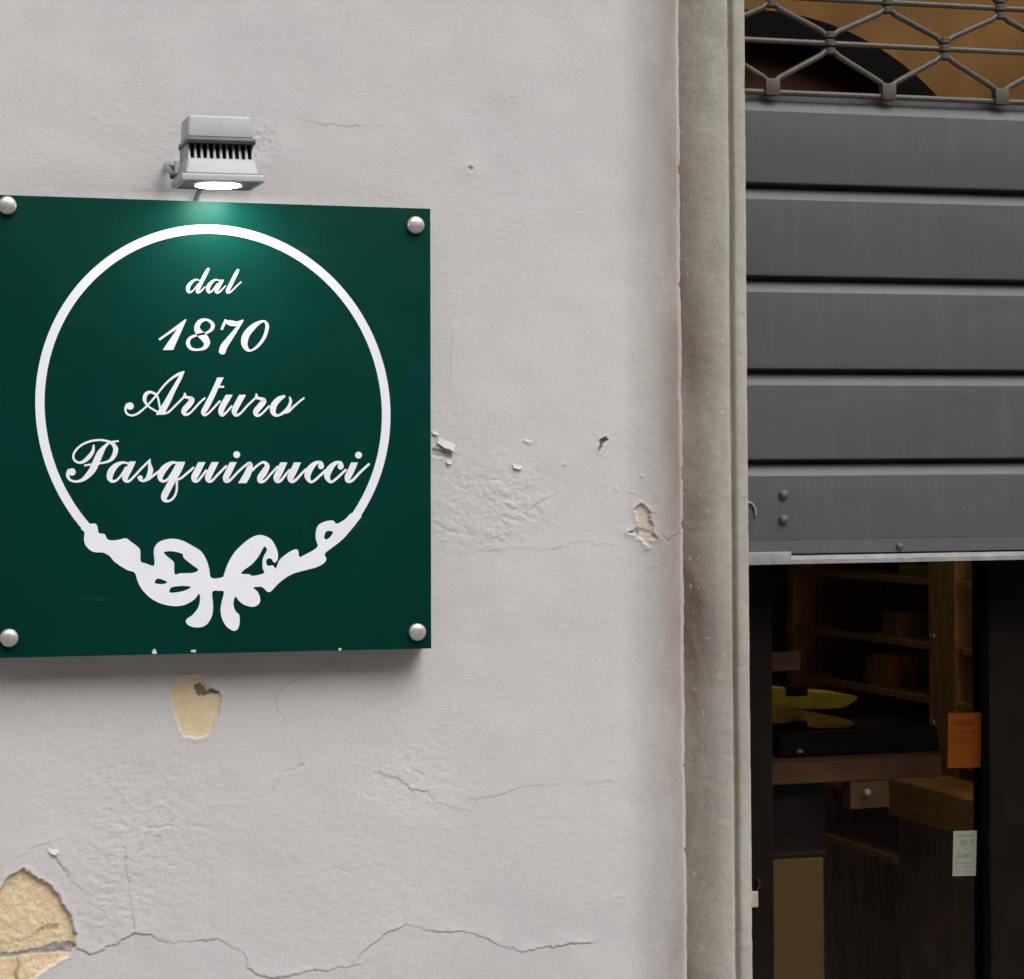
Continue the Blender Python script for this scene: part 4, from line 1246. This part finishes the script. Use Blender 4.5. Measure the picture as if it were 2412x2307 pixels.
# inner partition with an arch, seen through the lattice
YA = 0.42
bd = [W(x, y, YA) for x, y in ((1894, 41), (1951, 65), (2003, 87), (2073, 124), (2125, 161), (2168, 191), (2194, 228))]
A_ = np.array([[2 * p.x, 2 * p.z, 1] for p in bd])
sol = np.linalg.lstsq(A_, np.array([p.x ** 2 + p.z ** 2 for p in bd]), rcond=None)[0]
acx, acz = sol[0], sol[1]
ar = math.sqrt(sol[2] + acx ** 2 + acz ** 2)
zbase = 2.00
part = thing('arched_partition', 'ochre inner wall with a dark arch seen through the shutter lattice', 'wall', (1.6, YA, zbase))
ang = np.linspace(math.pi - math.asin(min(1, max(-1, (zbase - acz) / ar))), math.asin(min(1, max(-1, (zbase - acz) / ar))), 60)
arc = [(acx + ar * math.cos(a), acz + ar * math.sin(a)) for a in ang]
loop = [(0.4, zbase), *arc, (2.72, zbase), (2.72, 2.46), (0.4, 2.46)]
MB().box((0.4, YA, 2.46), (2.72, YA + 0.1, 3.39)).build('bounce_wall', M['bounce_cream'], part)  # unseen pale wall, added to bounce daylight down into the shop
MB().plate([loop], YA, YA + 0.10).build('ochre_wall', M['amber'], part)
tb = 0.040
arc2 = [(acx + (ar - tb) * math.cos(a), acz + (ar - tb) * math.sin(a)) for a in ang]
MB().plate([arc + arc2[::-1]], YA - 0.012, YA + 0.09).build('arch_trim', M['black'], part)
MB().plate([[(acx - ar, zbase), (acx + ar, zbase), (acx + ar, acz + ar), (acx - ar, acz + ar)]], YA + 0.03, YA + 0.05).build('arch_panel', M['maroon'], part)

# bookcase standing along the right-hand wall of the shop, running away from the street
XB = 1.77
bk = thing('bookcase', 'brown wooden shelf unit along the right wall inside the shop', 'bookcase', (XB, 0.7, 0.02))
n_t, n_b = WX(2187, 1369, XB), WX(2248, 1369, XB)
f_t = WX(1868, 1369, XB)
yN0, yN1, yF = n_b.y, n_t.y, f_t.y
zs_n = [WX(2187, y, XB).z for y in (1369, 1521, 1648)]
zs_all = [zs_n[0] + (zs_n[0] - zs_n[1])] + zs_n + [zs_n[2] - (zs_n[1] - zs_n[2]) * k for k in (1.05, 2.1, 3.2)]
BT = XB + 0.30
MB().box((XB, yN0, 0.02), (BT, yN1, 1.97)).build('upright', M['wood'], bk)
MB().box((XB, yF, 0.02), (BT, yF + 0.03, 1.97)).build('upright', M['wood'], bk)
MB().box((XB, 0.30, 0.02), (BT, 0.34, 1.97)).build('upright', M['wood'], bk)
for z in zs_all:
    MB().box((XB + 0.002, yN1, z - 0.007), (BT - 0.01, yF, z + 0.003)).build('shelf', M['wood'], bk)
    MB().box((XB + 0.002, 0.34, z - 0.007), (BT - 0.01, yN0, z + 0.003)).build('shelf', M['wood'], bk)
MB().box((BT + 0.001, 0.30, 0.02), (BT + 0.02, yF + 0.03, 1.97)).build('back', M['wooddark'], bk)


def on_shelf(name, px0, px1, ytop, shelf_i, mat_, label, cat, deep_=0.16, group=None):
    a, b = WX(px0, ytop, XB + 0.015), WX(px1, ytop, XB + 0.015)
    zb_ = zs_all[shelf_i] + 0.0035
    y0, y1 = min(a.y, b.y), max(a.y, b.y)
    o = MB().box((XB + 0.015, y0, zb_), (XB + 0.015 + deep_, y1, max(zb_ + 0.02, a.z)), 0.0012).build(name, M[mat_])
    return tag(o, label, cat, group)


on_shelf('file_box', 2078, 2112, 1440, 2, 'tan', 'tan box standing on the middle shelf of the bookcase', 'box')
on_shelf('book', 1965, 2035, 1462, 2, 'plum', 'dark book block beside the tan box on the middle shelf', 'book')
on_shelf('book', 2038, 2052, 1545, 3, 'tan', 'tan book in the middle of the lower shelf', 'book')
on_shelf('book', 2054, 2090, 1538, 3, 'wood', 'light brown book block right of the tan book on the lower shelf', 'book')
on_shelf('book', 1960, 2030, 1555, 3, 'plum', 'dark reddish book block at the left of the lower shelf', 'book')
q = on_shelf('yellow_box', 2116, 2172, 1338, 1, 'yellow', 'small yellow box on the top visible shelf under the shutter', 'box')
q = on_shelf('leaning_board', 2268, 2311, 1565, 4, 'tan', 'pale brown board leaning in the nearer bay of the bookcase', 'board', 0.03)
for i, (px_, py_) in enumerate(((2177, 1497), (2177, 1701))):
    a = WX(px_ + 16, py_, XB - 0.004)
    o = MB().box((XB - 0.004, a.y - 0.007, a.z - 0.003), (XB - 0.0005, a.y + 0.007, a.z + 0.003)).build('price_tag', M['tag'])
    tag(o, ('white tag on the bookcase upright, the higher of two', 'white tag on the bookcase upright, the lower of two')[i], 'tag', 'tags on the bookcase')

# counter with drawers, also running away from the street
XC = 1.66
ct = thing('counter', 'dark wooden counter with an orange-brown edge low inside the shop', 'counter', (XC, 0.4, 0.02))
e1, e2 = WX(2313, 1891, XC), WX(2090, 1838, XC)
e3 = WX(2313, 1985, XC)
MB().box((XC, 0.215, e3.z), (XB - 0.006, e2.y, e1.z), 0.004).build('counter_edge', M['woodlite'], ct)
MB().box((XC + 0.01, 0.22, 0.02), (XB - 0.008, e2.y - 0.02, e3.z)).build('drawer_body', M['wooddark'], ct)

# desk facing the street with a machine and yellow goods on it
YT = 0.40
a, b = W(1816, 1792, YT), W(2226, 1792, YT)
zt, zb_ = W(2000, 1790, YT).z, W(2000, 1842, YT).z
dk = thing('desk', 'dark reddish desk behind the door glass', 'desk', (a.x + 0.2, YT, 0.02))
MB().box((a.x - 0.15, YT, zb_), (b.x - 0.005, YT + 0.24, zt), 0.004).build('desk_top', M['maroonwood'] if 'maroonwood' in M else M['wooddark'], dk)
MB().box((a.x - 0.12, YT + 0.03, 0.02), (b.x - 0.18, YT + 0.22, zb_ - 0.001)).build('desk_body', M['machine'], dk)
kp = W(2043, 1867, YT - 0.01)
drw = MB().box((kp.x - 0.022, YT + 0.001, zb_ - 0.04), (kp.x + 0.04, YT + 0.029, zb_ - 0.0005)).build('drawer', M['wooddark'], dk)
hold(drw, dk)
MB().lathe([(0.002, 0.0), (0.002, 0.006), (0.0052, 0.008), (0.0056, 0.012), (0.003, 0.0155)], (kp.x, YT + 0.001, kp.z), (0, -1, 0), 16).build('knob', M['tag'], drw, 50)  # white knob standing in for a bright glint, put into its colour
a, b = W(1838, 1716, YT + 0.05), W(2215, 1716, YT + 0.05)
mc = thing('till', 'low black machine standing on the desk', 'machine', (a.x + 0.1, YT + 0.05, zt))
zm = W(2000, 1722, YT + 0.05).z
MB().frustum([(a.x, YT + .05, zt + .001), (b.x, YT + .05, zt + .001), (b.x, YT + .2, zt + .001), (a.x, YT + .2, zt + .001)],
             [(a.x, YT + .06, zm), (b.x, YT + .06, zm), (b.x, YT + .2, zm + .004), (a.x, YT + .2, zm + .004)], 0.004).build('case', M['machine'], mc)
pp = W(1885, 1770, YT + 0.046)
MB().box((pp.x - 0.004, YT + 0.0455, pp.z - 0.002), (pp.x + 0.004, YT + 0.0505, pp.z + 0.002)).build('paper_slot', M['tag'], mc)
pA = [(310, 1030), (500, 1028), (840, 1095), (835, 1130), (800, 1142), (580, 1140), (540, 1100), (470, 1098), (400, 1112), (320, 1105)]
pB = [(286, 900), (420, 890), (600, 918), (868, 935), (850, 975), (780, 1012), (600, 1018), (480, 1022), (290, 1012)]
for nm, ps, Yy, mt, lb, ct_ in (('card_tray', pA, YT + 0.075, 'orangebox', 'orange-yellow tray on top of the black machine', 'tray'),
                                ('folded_cloth', pB, YT + 0.085, 'yellow', 'yellow folded cloth lying above the orange tray', 'cloth')):
    lp = [(p.x, p.z) for p in (W(1700 + x / 2.754, 1300 + y / 2.754, Yy) for x, y in catmull(ps, 3, True)[:, :2])]
    tag(MB().plate([lp], Yy, Yy + 0.10).build(nm, M[mt], None), lb, ct_)
for nm, x0, y0, x1, y1, lb in (('black_case', 1857, 1617, 1904, 1640, 'small black case on the yellow folded cloth'), ('black_case', 1876, 1700, 1903, 1724, 'small black case in front of the orange tray')):
    a, b = W(x0, y0, YT + 0.062), W(x1, y1, YT + 0.062)
    tag(MB().box((a.x, YT + 0.062, b.z), (b.x, YT + 0.074, a.z), 0.002).build(nm, M['machine']), lb, 'case')

# cream cabinet at the bottom left
YK = 0.25
a, b = W(1812, 2022, YK), W(1941, 2022, YK)
cb = thing('cream_cabinet', 'tall cream painted cabinet low at the left behind the door glass', 'cabinet', ((a.x + b.x) / 2, YK, 0.02))
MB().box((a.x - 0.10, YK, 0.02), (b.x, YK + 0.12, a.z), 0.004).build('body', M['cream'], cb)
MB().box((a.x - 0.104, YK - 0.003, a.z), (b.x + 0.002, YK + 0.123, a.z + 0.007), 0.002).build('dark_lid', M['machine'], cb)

for o in OFFS:
    del o['_o']
